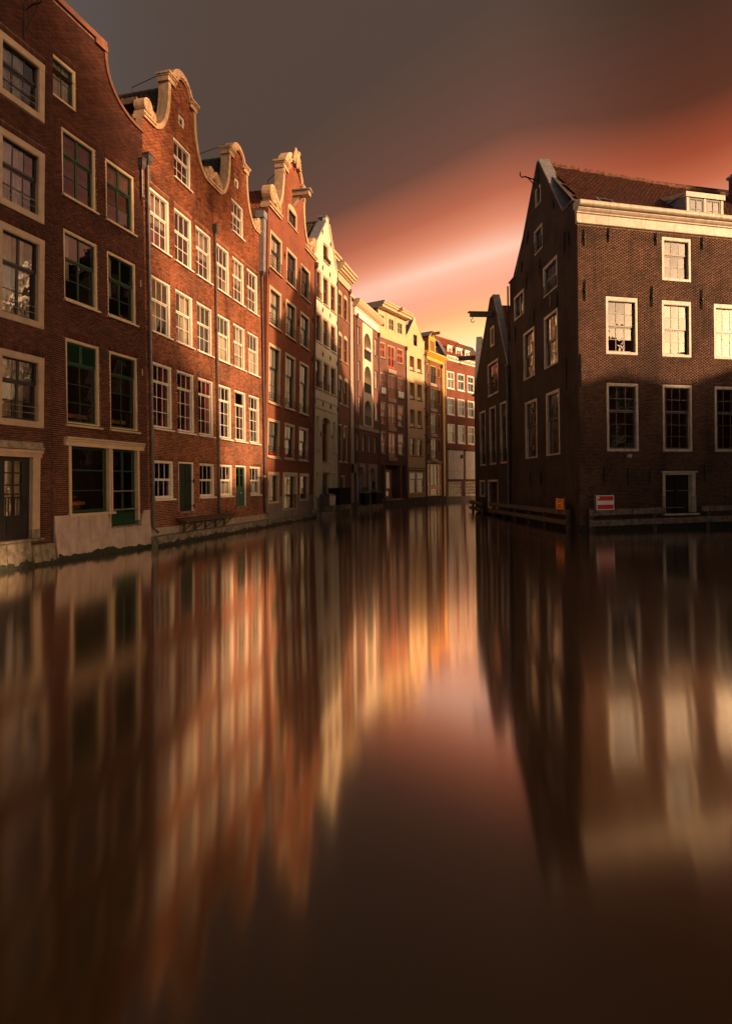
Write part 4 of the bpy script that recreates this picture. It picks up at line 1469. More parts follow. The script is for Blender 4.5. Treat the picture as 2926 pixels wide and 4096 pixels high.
wn = h.window(2.38, 3.74, 20.66, 22.12, sashes=((1, 2, 1),), **kw)
fb = h.part('flower_box', MB().box(0.05, 1.3, -0.22, -0.02, 0.0, 0.26), 'iron', parent=wn)
h.opening(rect_poly(0.56, 1.22, 5.3, 7.88))
h.opening(arch_poly(1.98, 4.0, 4.30, 7.55, 7.96))
h.opening(rect_poly(4.72, 5.45, 5.3, 7.82))
h.opening(rect_poly(0.50, 1.22, 1.5, 3.44))
h.opening(rect_poly(1.92, 4.16, 1.05, 3.49))
h.opening(rect_poly(4.72, 5.34, 1.05, 3.44))
h.wall([(0, 0.35), (W6, 0.35), (W6, 20.9), (5.72, 21.02), (3.77, 24.0), (3.77, 24.42), (3.12, 24.42), (3.12, 24.0), (0.30, 20.92), (0, 20.9)], 'plaster_white', reveal=0.34)
nb = MB()
for x0, x1, z0, z1 in ((0.54, 1.24, 5.28, 7.9), (4.70, 5.47, 5.28, 7.84), (0.48, 1.24, 1.48, 3.46), (4.70, 5.36, 1.03, 3.46)):
    nb.quad((x0, 0.335, z0), (x1, 0.335, z0), (x1, 0.335, z1), (x0, 0.335, z1))
h.part('niche_back', nb, 'plaster_white')
h.window(1.98, 4.0, 4.30, 7.55, 'ochre_wall', 'red_sash', cw=0.12, ct=0.02, cb=0.08, yf=0.26, depth=0.2, sashes=((0.30, 1, 1), (0.70, 2, 1)), stile=0.10, mid=0.06, lintel=False, hole=False, sill=False, curtain=[(0.1, 0.6, 0, 1, 'curtain')])
h.part('fanlight', MB().prism([(1.98, 7.56)] + [(4.0, 7.56)] + [(2.99 + 1.0 * math.cos(math.pi * i / 10), 7.56 + 0.4 * math.sin(math.pi * i / 10)) for i in range(1, 10)], 0.30, 0.42), 'red_sash')
h.window(1.92, 4.16, 1.05, 3.49, 'cream', 'dark_sash', cw=0.1, cb=0.05, yf=0.28, depth=0.2, sashes=((1, 2, 1),), lintel=False, hole=False, sill=False, name='shop_door')
h.part('ledge_stone', MB().box(0.50, 1.30, -0.16, 0.1, 5.14, 5.27), 'plaster_white')
h.part('ledge_stone', MB().box(4.68, 5.52, -0.16, 0.1, 5.14, 5.27), 'plaster_white')
h.part('window_ledge', MB().box(1.93, 4.05, -0.06, 0.2, 4.20, 4.29), 'lead')
for z in (9.25, 8.52):
    h.part('string_course', MB().box(0.01, W6 - 0.01, -0.07, 0.05, z, z + 0.09).box(0.01, W6 - 0.01, -0.035, 0.05, z - 0.06, z), 'plaster_white')
h.part('gable_coping', MB().ribbon([(0.25, 20.9), (3.12, 24.02)], 0.0, 0.12, -0.04, 0.75), 'lead')
h.part('gable_coping', MB().ribbon([(3.77, 24.02), (5.74, 21.02), (W6, 20.9)], -0.0, 0.12, -0.08, 0.6).ribbon([(3.77, 24.02), (5.74, 21.02)], -0.16, -0.08, -0.05, 0.1), 'plaster_white')
h.part('finial_block', MB().box(3.06, 3.83, -0.05, 0.75, 24.42, 24.55), 'lead')
for x, z in ((2.15, 22.6), (4.15, 22.3), (2.15, 19.7), (4.0, 19.75), (5.85, 19.55), (2.12, 16.3), (4.0, 16.35), (5.85, 16.2), (2.12, 12.75), (3.98, 12.8), (5.83, 12.7), (2.1, 8.75), (4.0, 8.75), (5.85, 8.75), (0.2, 8.75), (1.6, 6.3), (4.4, 6.3)):
    h.anchor(x, z, z + 0.42, 0.03)
h.body(0, W6, 20.9, 10, 'sheet_brown', 'room', top=False)
h.floors_at([4.0, 9.0, 13.0, 16.6, 20.2], 'room')
gable_roof(h, 0.1, W6 - 0.1, 20.6, 24.0, 0.6, 10, 'tile_dark', 100)
h.pipe(6.0, 20.4, 0.6, -0.08, 0.05, hopper=False)

# ------------------------------------------------------------------ narrow brown house with cream cornice
h = House('canal_house', 'narrow brown brick house, two arched windows wide, under a heavy cream cornice', (-2.417, 51.954), 0.273, 0.0, 0.006)
W7 = 3.58
kw = dict(casing='cream', sash='red_sash', cw=0.10, cb=0.07, yf=0.03, depth=0.18, stile=0.06, lintel=False, sillmat='cream_old')
for x0, x1 in ((0.18, 1.42), (1.85, 3.05)):
    for z0, z1 in ((17.3, 19.35), (13.45, 15.7), (9.6, 11.9)):
        h.window(x0, x1, z0, z1, sashes=((0.46, 2, 1), (0.54, 2, 2)), hole=False, **kw)
        h.opening(arch_poly(x0, x1, z0, z1 - 0.001, z1 + 0.24, 8))
        h.part('arched_head', MB().prism([(x0 + .004, z1)] + [(x1 - .004, z1)] + [((x0 + x1) / 2 + (x1 - x0 - .008) / 2 * math.cos(math.pi * i / 8), z1 + 0.232 * math.sin(math.pi * i / 8)) for i in range(1, 8)], 0.03, 0.2), 'cream')
for x0, x1 in ((0.14, 1.22), (1.74, 2.76)):
    h.window(x0, x1, 4.5, 7.82, sashes=((0.34, 1, 1), (0.66, 2, 3)), **kw)
h.window(0.80, 2.10, 0.95, 3.30, 'cream', 'dark_sash', cw=0.12, cb=0.05, sashes=((1, 1, 1),), yf=0.05, depth=0.25, lintel=False, sill=False, name='door')
h.wall([(0, 0.4), (W7, 0.4), (W7, 21.2), (0, 21.2)], 'sheet_brown')
h.part('plaster_base', MB().box(2.2, W7 - 0.02, -0.03, 0.02, 0.4, 1.8), 'plaster_grey')
h.part('cornice', MB().box(0.0, W7 + 0.05, -0.08, 0.1, 20.2, 20.95).box(0.0, W7 + 0.05, -0.14, 0.1, 20.2, 20.3).box(0.0, W7 + 0.15, -0.22, 0.1, 20.95, 21.08).box(0.0, W7 + 0.3, -0.55, 0.1, 21.3, 21.55).box(0.0, W7 + 0.25, -0.40, 0.1, 21.08, 21.3).box(0, W7 + 0.38, -0.68, 0.1, 21.55, 21.75), 'cream')
h.part('gutter', MB().box(0.0, W7 + 0.32, -0.62, 0.1, 21.755, 21.83), 'lead')
h.body(0, W7, 21.7, 10, 'sheet_brown', 'room')
h.floors_at([4.0, 9.0, 12.9, 16.6, 20.2], 'room')
d = h.part('dormer', MB().box(0.55, 2.55, 0.65, 4, 21.7, 23.0), 'lead')
h.part('dormer_front', MB().box(0.55, 0.80, 0.55, 0.648, 21.7, 22.9).box(2.30, 2.55, 0.55, 0.648, 21.7, 22.9).box(0.80, 2.30, 0.55, 0.648, 22.65, 22.9).box(0.4, 2.7, 0.4, 0.9, 22.9, 23.08), 'cream', parent=d)
h.part('sash', MB().box(0.82, 0.90, 0.6, 0.645, 21.75, 22.6).box(1.5, 1.6, 0.6, 0.645, 21.75, 22.6).box(2.2, 2.28, 0.6, 0.645, 21.75, 22.6), 'red_sash', parent=d)
h.part('pane', MB().quad((0.85, 0.63, 21.75), (2.25, 0.63, 21.75), (2.25, 0.63, 22.62), (0.85, 0.63, 22.62)), 'glass', parent=d)
h.pipe(3.35, 20.0, 0.6, -0.10, 0.05)

# ------------------------------------------------------------------ house with stacked arched loggias
H8O, A8_ = (-1.446, 55.42), 0.3277
h = House('canal_house', 'brick house with a column of arched loggias in a cream panel and two arched portals', H8O, A8_)
W8 = 9.05
kw = dict(casing='white', sash='white', cw=0.06, cb=0.05, yf=0.16, depth=0.14, stile=0.04, lintel=False, sillmat='stone')
for z0, z1 in ((16.02, 17.80), (12.55, 14.44), (9.18, 11.03)):
    for x0, x1 in ((2.30, 3.12), (7.70, 8.62)):
        h.window(x0, x1, z0, z1, sashes=((1, 1, 3),), **kw)
for x0, x1 in ((1.80, 2.72), (3.46, 4.42), (5.30, 6.26), (7.20, 8.18)):
    h.window(x0, x1, 5.78, 7.42, sashes=((0.5, 1, 1), (0.5, 1, 1)), **kw)
AR = [(15.02, 17.72), (11.70, 14.42), (8.42, 10.95)]
pan = rect_poly(3.92, 7.12, 8.30, 18.55)
h.opening(pan)
P1, P2 = rect_poly(1.75, 4.60, 0.5, 4.57), rect_poly(5.26, 8.33, 0.5, 4.57)
h.opening(P1)
h.opening(P2)
h.wall([(1.62, 0.4), (W8, 0.4), (W8, 18.6), (1.62, 18.6)], 'sheet_plum', reveal=0.5)
h.part('loggia_panel', wall_mesh(pan, [arch_poly(4.35, 6.64, a, b - 1.15, b, 16) for a, b in AR], 0.02, 0.9, 0.05), 'plaster_white')
h.part('portal', wall_mesh(P1, [arch_poly(1.95, 4.20, 0.5, 3.1, 4.22, 16)], 0.02, 0.6, 0.05), 'concrete')
h.part('portal', wall_mesh(P2, [arch_poly(5.64, 7.86, 0.5, 3.1, 4.20, 16)], 0.02, 0.6, 0.05), 'concrete')
for a, b in AR:
    h.part('loggia_wall', MB().box(4.0, 7.05, 0.93, 1.0, a - 0.1, b + 0.2).box(4.0, 7.05, 0.03, 0.93, a - 0.1, a - 0.003), 'plaster_tan')
    lg = h.part('loggia_door', MB().box(4.5, 4.58, 0.86, 0.92, a, b - 0.4).box(5.3, 5.38, 0.86, 0.92, a, b - 0.4).box(6.3, 6.38, 0.86, 0.92, a, b - 0.4).box(4.58, 6.3, 0.86, 0.92, b - 0.5, b - 0.4), 'white')
    for x0, x1 in ((4.58, 5.3), (5.38, 6.3)):
        h.part('pane', MB().quad((x0, 0.89, a), (x1, 0.89, a), (x1, 0.89, b - 0.5), (x0, 0.89, b - 0.5)), 'glass', parent=lg)
    rl = MB().box(4.36, 6.63, 0.06, 0.09, a + 0.02, a + 0.86).box(4.30, 6.70, 0.02, 0.12, a + 0.88, a + 0.94)
    h.part('balcony_front', rl, 'iron')
fp = MB()
for i in range(4):
    fp.ball((4.75 + i * 0.5, -0.12, 16.0 + 0.05 * (i % 2)), 0.15, 0.14, 0.17, 8, 6)
h.part('hanging_pots', fp, 'white')
h.part('string_course', MB().box(1.66, W8, -0.10, 0.05, 7.85, 8.22), 'concrete')
for x0, x1 in ((1.95, 4.20), (5.64, 7.86)):
    pd = h.part('portal_door', MB().box(x0, x0 + 0.12, 0.5, 0.56, 0.5, 4.15).box(x0 + 0.95, x0 + 1.05, 0.5, 0.56, 0.5, 4.2).box(x0 + 0.12, x0 + 0.95, 0.5, 0.56, 1.5, 1.62).box(x0 + 0.12, x0 + 0.95, 0.5, 0.56, 2.9, 3.02).box(x0 + 1.05, x1, 0.52, 0.58, 0.5, 4.2), 'white')
    for a, b in ((0.5, 1.5), (1.62, 2.9), (3.02, 4.1)):
        h.part('pane', MB().quad((x0 + 0.12, 0.53, a), (x0 + 0.95, 0.53, a), (x0 + 0.95, 0.53, b), (x0 + 0.12, 0.53, b)), 'glass', parent=pd)
h.part('lantern', MB().tube([(6.65, -0.1, 2.0), (6.65, -0.1, 2.6)], [0.10, 0.16], 8).tube([(6.65, -0.1, 2.6), (6.65, -0.1, 2.85)], [0.2, 0.04], 8).tube([(6.65, -0.1, 2.85), (6.65, 0.05, 2.95)], 0.03, 6), 'iron')
h.part('frieze', MB().box(1.62, W8, -0.06, 0.3, 18.6, 19.35).box(1.60, W8 + 0.05, -0.12, 0.3, 18.62, 18.72).box(1.60, W8 + 0.05, -0.16, 0.3, 19.35, 19.45), 'white')
pf = [(0.3, 19.46), (-0.25, 19.46), (-0.45, 19.62), (-0.62, 19.95), (-0.62, 20.12), (0.3, 20.15)]
n = len(pf)
h.part('cornice', MB().add([(1.45, y, z) for y, z in pf] + [(W8 + 0.35, y, z) for y, z in pf], [tuple(range(n)), tuple(reversed(range(n, 2 * n)))] + [(i, i + n, (i + 1) % n + n, (i + 1) % n) for i in range(n)]), 'cream')
h.part('pier', MB().box(0.02, 0.75, -0.02, 0.3, 0.4, 20.0).box(0.76, 1.55, 0.12, 0.3, 0.4, 19.8), 'concrete')
h.part('pier_cap', MB().box(-0.05, 1.4, -0.12, 0.35, 20.0, 20.25), 'cream')
h.part('roof_rail', MB().tube([(0.3, 0.2, 20.25), (0.3, 0.2, 21.5), (1.3, 0.2, 21.3), (1.3, 0.2, 20.2)], 0.02, 5).tube([(0.3, 0.2, 20.9), (1.3, 0.2, 20.75)], 0.015, 5), 'lead')
h.part('meter_box', MB().box(0.3, 1.3, -0.25, 0.1, 3.6, 4.4), 'iron')
h.body(0, W8, 19.9, 10, 'sheet_plum', 'room')
h.floors_at([4.9, 8.0, 11.5, 14.8, 18.3], 'room')
h.pipe(2.0, 18.4, 0.6, -0.14, 0.06)
h.pipe(8.9, 18.2, 0.6, -0.14, 0.06)

# ------------------------------------------------------------------ house with vermilion doors
H9O, A9_ = (1.477, 64.017), 0.5693
h = House('canal_house', 'plum brick house with orange-red windows and balcony doors below a cream top storey', H9O, A9_)
W9 = 6.05
kw = dict(casing='cream', sash='vermilion', cw=0.07, cb=0.06, yf=0.03, depth=0.14, stile=0.09, mun=0.07, lintel=False, sillmat='stone_dark')
RW = [(16.13, 17.84), (12.2, 14.55), (8.95, 11.40), (5.75, 8.20)]
DW = [(15.12, 17.80), (11.95, 14.54), (8.75, 11.38), (5.47, 8.18)]
for i, (z0, z1) in enumerate(RW):
    for x0, x1 in ((0.36, 1.46), (4.06, 5.46)):
        wn = h.window(x0, x1, z0, z1, sashes=((0.45, 2, 1), (0.55, 2, 1)) if i in (0, 3) else ((0.38, 2, 1), (0.36, 2, 1), (0.26, 2, 1)), rail=0.7 if i else 0, **kw)
        if i == 1:
            h.part('balcony_panel', MB().box(0.08, x1 - x0 - 0.08, -0.06, -0.04, 0.1, 0.75), 'white', parent=wn)
for z0, z1 in DW:
    wn = h.window(1.96, 3.56, z0, z1, casing='cream', sash='vermilion', cw=0.08, cb=0.05, yf=0.03, depth=0.14, stile=0.10, mun=0.05, mid=0.18, sashes=((1.0, 2, 2),), lintel=False, sill=False, rail=0.95, name='balcony_door')
    h.part('kick_panel', MB().box(0.1, 1.5, 0.075, 0.09, 0.06, 0.42), 'vermilion', parent=wn)
    h.part('threshold_stone', MB().box(1.9, 3.62, -0.1, 0.05, z0 - 0.42, z0 - 0.005), 'concrete')
for x0, x1 in ((0.13, 0.78), (1.24, 4.43), (4.88, 5.78)):
    h.opening(rect_poly(x0, x1, 0.9, 4.58))
h.wall([(0, 0.4), (W9, 0.4), (W9, 18.32), (0, 18.32)], 'sheet_plum', reveal=0.7)
h.part('bay_back', MB().box(0.1, 0.8, 0.7, 0.8, 0.9, 4.6).box(4.8, 5.8, 0.7, 0.8, 0.9, 4.6).box(1.2, 1.55, 0.7, 0.8, 0.9, 4.6).box(3.55, 4.5, 0.7, 0.8, 0.9, 4.6).box(1.55, 3.55, 0.7, 0.8, 4.1, 4.6), 'sheet_plum')
h.window(1.57, 3.54, 0.95, 4.08, 'cream', 'vermilion', cw=0.12, cb=0.05, sashes=((0.72, 2, 1), (0.28, 2, 1)), yf=0.66, depth=0.15, stile=0.14, hole=False, lintel=False, sill=False, rail=0.0, name='door')
h.part('door_step', MB().box(1.2, 4.5, -0.15, 0.7, 0.72, 0.89), 'concrete')
h.part('attic_band', MB().box(0, W9, -0.03, 0.3, 18.325, 19.33), 'plaster_yellow')
h.holes = []
for x0, x1 in ((0.12, 1.36), (2.16, 3.38), (4.10, 5.33)):
    h.window(x0, x1, 19.44, 20.83, 'cream', 'cream', cw=0.09, cb=0.08, yf=0.0, depth=0.14, sashes=((1.0, 2, 2),), mid=0.06, lintel=False, sill=False)
h.part('attic_wall', wall_mesh([(0, 19.335), (W9, 19.335), (W9, 21.4), (0, 21.4)], h.holes, 0.0, 0.2, 0.3), 'plaster_yellow')
for x in (1.6, 3.6):
    h.part('pilaster', MB().box(x, x + 0.32, -0.05, -0.002, 19.34, 21.2), 'cream')
pf = [(1.5, 21.35), (-0.70, 21.35), (-0.72, 21.55), (-0.9, 21.66), (-0.9, 21.8), (-1.0, 21.86), (-1.0, 21.97), (1.5, 22.0)]
n = len(pf)
h.part('eaves', MB().add([(-0.25, y, z) for y, z in pf] + [(W9 + 0.25, y, z) for y, z in pf], [tuple(range(n)), tuple(reversed(range(n, 2 * n)))] + [(i, i + n, (i + 1) % n + n, (i + 1) % n) for i in range(n)]), 'cream')
h.part('hoist_beam', MB().box(3.0, 3.35, -1.35, -0.9, 21.62, 21.9), 'cream')
h.body(0, W9, 21.6, 10, 'sheet_brown', 'room')
h.floors_at([5.0, 8.5, 11.7, 15.0, 18.4], 'room')
h.pipe(6.0, 17.9, 0.7, -0.12, 0.06)

# ------------------------------------------------------------------ yellow plastered gable
H10O, A10_ = (4.765, 69.155), 0.5903
h = House('canal_house', 'pale yellow plastered house with pointed gable and deep window recesses', H10O, A10_)
W10 = 4.47
for z0, z1 in ((15.80, 17.46), (12.45, 14.36), (9.16, 11.2)):
    for x0, x1 in ((0.82, 1.90), (2.60, 3.68)):
        h.opening(rect_poly(x0, x1, z0, z1))
        h.part('recess_back', MB().box(x0 - 0.02, x1 + 0.02, 0.56, 0.6, z0 - 0.05, z1 + 0.05), 'plaster_tan')
        wn = h.part('recess_window', MB().box(x0 + 0.04, x0 + 0.10, 0.5, 0.555, z0, z1).box(x0 + 0.55, x0 + 0.62, 0.5, 0.555, z0, z1).box(x0 + 0.10, x0 + 0.55, 0.5, 0.555, z0 + 0.45, z0 + 0.5), 'red_sash')
        h.part('pane', MB().quad((x0 + 0.1, 0.53, z0), (x0 + 0.55, 0.53, z0), (x0 + 0.55, 0.53, z1), (x0 + 0.1, 0.53, z1)), 'glass', parent=wn)
        h.part('balustrade', MB().box(x0 + 0.02, x1 - 0.02, 0.02, 0.05, z0 + 0.42, z0 + 0.47), 'iron')
        h.part('balustrade_panel', MB().box(x0 + 0.03, x1 - 0.25, 0.06, 0.08, z0 + 0.03, z0 + 0.40), 'white_old')
        h.part('sill', MB().box(x0 - 0.06, x1 + 0.1, -0.12, 0.05, z0 - 0.09, z0 - 0.004), 'stone_dark')
for x0, x1 in ((0.82, 1.94), (2.60, 3.72)):
    h.window(x0, x1, 5.78, 7.88, 'yellow', 'dark_sash', cw=0.07, cb=0.06, sashes=((0.4, 2, 1), (0.6, 2, 2)), yf=0.08, lintel=False, sillmat='stone_dark')
h.window(1.75, 2.66, 18.82, 20.14, 'red_sash', 'dark_sash', cw=0.05, cb=0.05, sashes=((0.5, 1, 1), (0.5, 1, 1)), yf=0.05, lintel=False, sill=False)
h.opening(rect_poly(0.42, 4.06, 1.30, 3.95))
h.wall([(0, 0.9), (W10, 0.9), (W10, 19.66), (4.05, 19.75), (2.42, 21.7), (2.38, 22.15), (1.78, 22.15), (1.76, 21.7), (0.35, 19.85), (0.10, 19.66), (0, 19.6)], 'plaster_yellow', reveal=0.55)
h.part('base_render', wall_mesh([(0.01, 0.9), (W10 - 0.01, 0.9), (W10 - 0.01, 4.30), (0.01, 4.30)], [rect_poly(0.42, 4.06, 1.30, 3.95)], -0.03, 0.06, 0.03), 'plaster_tan')
h.part('string_course', MB().box(0.01, W10 - 0.01, -0.07, 0.0, 4.30, 4.38), 'stone_dark')
for x0, x1 in ((0.46, 2.16), (2.32, 4.02)):
    h.window(x0, x1, 1.34, 3.92, 'cream', 'cream', cw=0.10, cb=0.10, sashes=((0.33, 3, 1), (0.67, 3, 2)), yf=0.0, depth=0.14, stile=0.06, lintel=False, sill=False, hole=False)
h.part('window_post', MB().box(2.17, 2.31, 0.01, 0.15, 1.31, 3.94), 'cream')
h.part('window_head', MB().box(0.36, 4.12, -0.1, -0.032, 4.0, 4.10), 'stone_dark')
h.part('gable_coping', MB().ribbon([(0.05, 19.66), (0.35, 19.88), (1.76, 21.75)], 0.0, 0.08, -0.04, 0.5), 'lead')
h.part('gable_coping', MB().ribbon([(2.42, 21.75), (4.05, 19.75), (W10, 19.66)], 0.0, 0.08, -0.04, 0.5), 'plaster_yellow')
h.body(0, W10, 19.6, 10, 'sheet_brown', 'room_dark', top=False)
gable_roof(h, 0.15, W10 - 0.15, 19.3, 21.4, 0.5, 10, 'tile_dark', 30)
for z in (17.2, 13.9, 10.7, 7.5):
    h.part('stay_bar', MB().tube([(4.05, -0.10, z + 0.95), (4.45, -0.75, z), (4.45, -0.02, z - 0.05)], 0.05, 6), 'iron')
h.part('foundation', MB().box(0, W10, -0.05, 0.3, -0.5, 0.9), 'stone_dark')

# ------------------------------------------------------------------ house with yellow woodwork
H11O, A11_ = (7.27, 72.894), 0.5658
h = House('canal_house', 'slim brick house with golden yellow woodwork, dormer and french balconies', H11O, A11_)
W11 = 5.6
kw = dict(casing='yellow', sash='dark_sash', cw=0.06, cb=0.05, yf=0.03, stile=0.05, lintel=False, sillmat='stone_dark')
for (z0, z1), (y0, y1) in (((15.95, 17.25), (14.95, 17.23)), ((12.55, 14.46), (11.82, 14.43)), ((9.42, 11.30), (8.66, 11.28)), ((6.28, 8.13), (5.52, 8.14))):
    for x0, x1 in ((0.44, 0.98), (3.78, 4.36)):
        h.window(x0, x1, z0, z1, sashes=((1.0, 1, 1),), **kw)
    h.window(1.55, 3.25, y0, y1, casing='yellow', sash='dark_sash', cw=0.08, cb=0.05, yf=0.03, stile=0.09, mid=0.1, sashes=((1.0, 2, 3),), lintel=False, sill=False, rail=0.95, name='balcony_door')
    h.part('threshold_stone', MB().box(1.5, 3.3, -0.06, 0.05, y0 - 0.32, y0 - 0.004), 'concrete')
h.opening(rect_poly(0.46, 4.34, 0.98, 4.92))
h.wall([(0, 0.85), (4.86, 0.85), (4.86, 17.75), (0, 17.75)], 'sheet_brown', reveal=0.2)
h.part('pilaster', MB().box(4.87, W11, -0.05, 0.3, 0.85, 18.3).box(5.05, 5.42, -0.10, -0.051, 0.9, 18.0), 'yellow')
h.part('cornice', MB().box(0.02, 5.0, -0.06, 0.3, 17.755, 18.22).box(0, W11, -0.22, 0.3, 18.22, 18.36).box(0, W11 + 0.1, -0.40, 0.3, 18.36, 18.50).box(0, W11 + 0.2, -0.55, 0.3, 18.50, 18.72), 'yellow')
sf = MB()
for x0, x1 in ((0.462, 0.56), (1.12, 1.34), (3.26, 3.46), (4.04, 4.338)):
    sf.box(x0, x1, 0.0, 0.14, 0.98, 4.92)
for x0, x1 in ((0.56, 1.12), (1.34, 3.26), (3.46, 4.04)):
    sf.box(x0, x1, 0.02, 0.12, 4.80, 4.92).box(x0, x1, 0.02, 0.12, 1.80, 2.27).box(x0, x1, 0.02, 0.12, 0.98, 1.10)
for x0, x1 in ((0.56, 1.12), (3.46, 4.04)):
    sf.box(x0, x1, 0.03, 0.10, 3.05, 3.12).box(x0, x1, 0.03, 0.10, 3.92, 3.99)
shp = h.part('shop_front', sf, 'yellow')
for x0, x1, a, b in ((0.56, 1.12, 2.27, 4.8), (3.46, 4.04, 2.27, 4.8), (1.34, 3.26, 2.27, 4.8), (0.56, 1.12, 1.1, 1.8), (1.34, 3.26, 1.1, 1.8), (3.46, 4.04, 1.1, 1.8)):
    h.part('pane', MB().quad((x0, 0.07, a), (x1, 0.07, a), (x1, 0.07, b), (x0, 0.07, b)), 'glass', parent=shp)
h.part('door_leaves', MB().box(1.36, 1.46, 0.03, 0.065, 2.27, 4.8).box(2.22, 2.38, 0.03, 0.065, 2.27, 4.8).box(3.14, 3.24, 0.03, 0.065, 2.27, 4.8), 'dark_sash', parent=shp)
h.part('concrete_block', MB().box(0.45, 1.40, -0.03, 0.05, 5.03, 5.36), 'concrete')
h.part('concrete_block', MB().box(3.42, 4.70, -0.03, 0.05, 5.03, 5.36), 'concrete')
h.body(0, W11, 18.4, 10, 'sheet_brown', 'room_dark')
h.floors_at([5.2, 8.4, 11.5, 14.7, 18], 'room_dark')
# tiled slope, dormer and hoist
tiles(h, (0.1, 0.2, 18.7), (1, 0, 0), (0, 0.50, 0.866), 20, 9, 'tile_dark', 40, skip=lambda a, b: 1.2 < a < 3.2 and b < 2.2)
d = h.part('dormer', MB().box(1.45, 3.25, 0.25, 4, 18.74, 20.75).add([(1.3, 0.1, 20.75), (3.4, 0.1, 20.75), (2.35, 0.1, 21.45), (1.3, 4, 20.75), (3.4, 4, 20.75), (2.35, 4, 21.45)], [(0, 1, 2), (3, 5, 4)]), 'ochre_wall')
h.part('dormer_roof', MB().add([(1.2, -0.05, 20.70), (2.35, -0.05, 21.50), (2.35, 4, 21.50), (1.2, 4, 20.70), (1.2, -0.05, 20.78), (2.35, -0.05, 21.58), (2.35, 4, 21.58), (1.2, 4, 20.78)], [(0, 1, 2, 3), (7, 6, 5, 4), (0, 4, 5, 1)]).add([(3.5, -0.05, 20.70), (2.35, -0.05, 21.50), (2.35, 4, 21.50), (3.5, 4, 20.70), (3.5, -0.05, 20.78), (2.35, -0.05, 21.58), (2.35, 4, 21.58), (3.5, 4, 20.78)], [(3, 2, 1, 0), (4, 5, 6, 7), (1, 5, 4, 0)]), 'lead', parent=d)
h.part('dormer_front', MB().box(1.43, 1.68, 0.13, 0.249, 18.8, 20.5).box(3.02, 3.27, 0.13, 0.249, 18.8, 20.5).box(1.68, 3.02, 0.13, 0.249, 20.3, 20.5).box(1.68, 3.02, 0.13, 0.249, 18.8, 19.0).box(1.35, 3.35, 0.05, 0.249, 20.5, 20.74), 'yellow', parent=d)
h.part('pane', MB().quad((1.68, 0.2, 19.0), (3.02, 0.2, 19.0), (3.02, 0.2, 20.3), (1.68, 0.2, 20.3)), 'glass', parent=d)
h.part('hoist_beam', MB().box(2.2, 2.5, -1.0, 0.3, 21.05, 21.35), 'ochre_wall')
h.pipe(0.12, 18.0, 0.7, -0.12, 0.06)
h.pipe(4.65, 17.3, 0.7, -0.12, 0.06)
h.part('foundation', MB().box(0, W11, -0.08, 0.3, -0.5, 0.85), 'stone_dark')

# ------------------------------------------------------------------ last house in the bend
H12O, A12_ = (10.303, 77.67), 0.7328
h = House('canal_house', 'red-brown brick house at the canal bend, white windows, red tiled roof with three dormers', H12O, A12_)
W12 = 9.2
kw = dict(casing='white', sash='white', cw=0.11, cb=0.10, yf=0.0, depth=0.16, stile=0.06, lintel=False)
for i, (x0, x1) in enumerate(((0.56, 2.22), (2.99, 4.68), (5.43, 7.10))):
    h.window(x0, x1, 14.92, 17.2, sashes=((0.43, 2, 1), (0.57, 2, 1)), curtain=[(0, 0.4, 0, 1, 'curtain'), (0.6, 1, 0, 1, 'curtain')] if i == 0 else None, **kw)
    h.window(x0, x1, 11.50, 13.78, sashes=((0.45, 2, 1), (0.55, 2, 1)), curtain=[(0, 1, 0, 1, 'curtain')] if i == 1 else [(0, 0.5, 0, 0.5, 'curtain')], **kw)
    h.window(x0, x1, 7.84, 10.28, sashes=((0.42, 2, 1), (0.58, 1, 1)), curtain=[(0, 1, 0.4, 1, 'curtain')], **kw)
for x0, x1 in ((0.60, 3.70), (4.68, 7.70)):
    h.window(x0, x1, 0.86, 2.72, 'white_old', 'white_old', cw=0.08, cb=0.10, sashes=((1.0, 6, 4),), yf=0.0, depth=0.14, mun=0.05, lintel=False, sill=True)
h.wall([(0, 0.4), (W12, 0.4), (W12, 18.6), (0, 18.6)], 'sheet_red')
h.part('stone_base', MB().box(0, W12, -0.05, 0.3, -0.4, 0.75), 'stone')
for i, (x0, x1) in enumerate(((0.56, 4.15), (4.66, 8.0))):
    xm = x0 + 1.15
    for a, b in ((x0, xm - 0.01), (xm + 0.01, x1)):
        h.part('steel_shutter', MB().box(a, b, -0.07, 0.0, 4.12, 6.85).box(a, b, -0.065, 0.0, 3.06, 4.10), 'sheet_steel')
    h.part('shutter_hood', MB().box(x0 - 0.1, x1 + 0.1, -0.2, 0.02, 6.87, 7.08), 'stone_dark')
    h.part('wall_lamp', MB().box(x1 - 0.62, x1 - 0.28, -0.22, -0.072, 5.85, 6.35), 'iron')
    h.part('shutter_foot', MB().box(x0, x1, -0.1, 0.0, 2.92, 3.05), 'stone_dark')
co = MB().box(-0.02, W12 + 0.1, -0.06, 0.3, 18.60, 18.75).box(-0.05, W12 + 0.2, -0.45, 0.3, 18.98, 19.14).box(0, W12, -0.1, 0.3, 18.75, 18.98)
for i in range(16):
    co.box(0.1 + i * 0.57, 0.32 + i * 0.57, -0.38, -0.1, 18.80, 18.979)
h.part('cornice', co, 'white')
h.body(0, W12, 19.0, 9, 'sheet_brown', 'room')
h.floors_at([3.0, 7.2, 11.0, 14.3, 17.9], 'room')
tiles(h, (0.0, -0.25, 19.15), (1, 0, 0), (0, 0.55, 0.835), 38, 10, 'tile_red', 160, skip=lambda a, b: a > 5.2 + (3.3 - b) * 1.25)
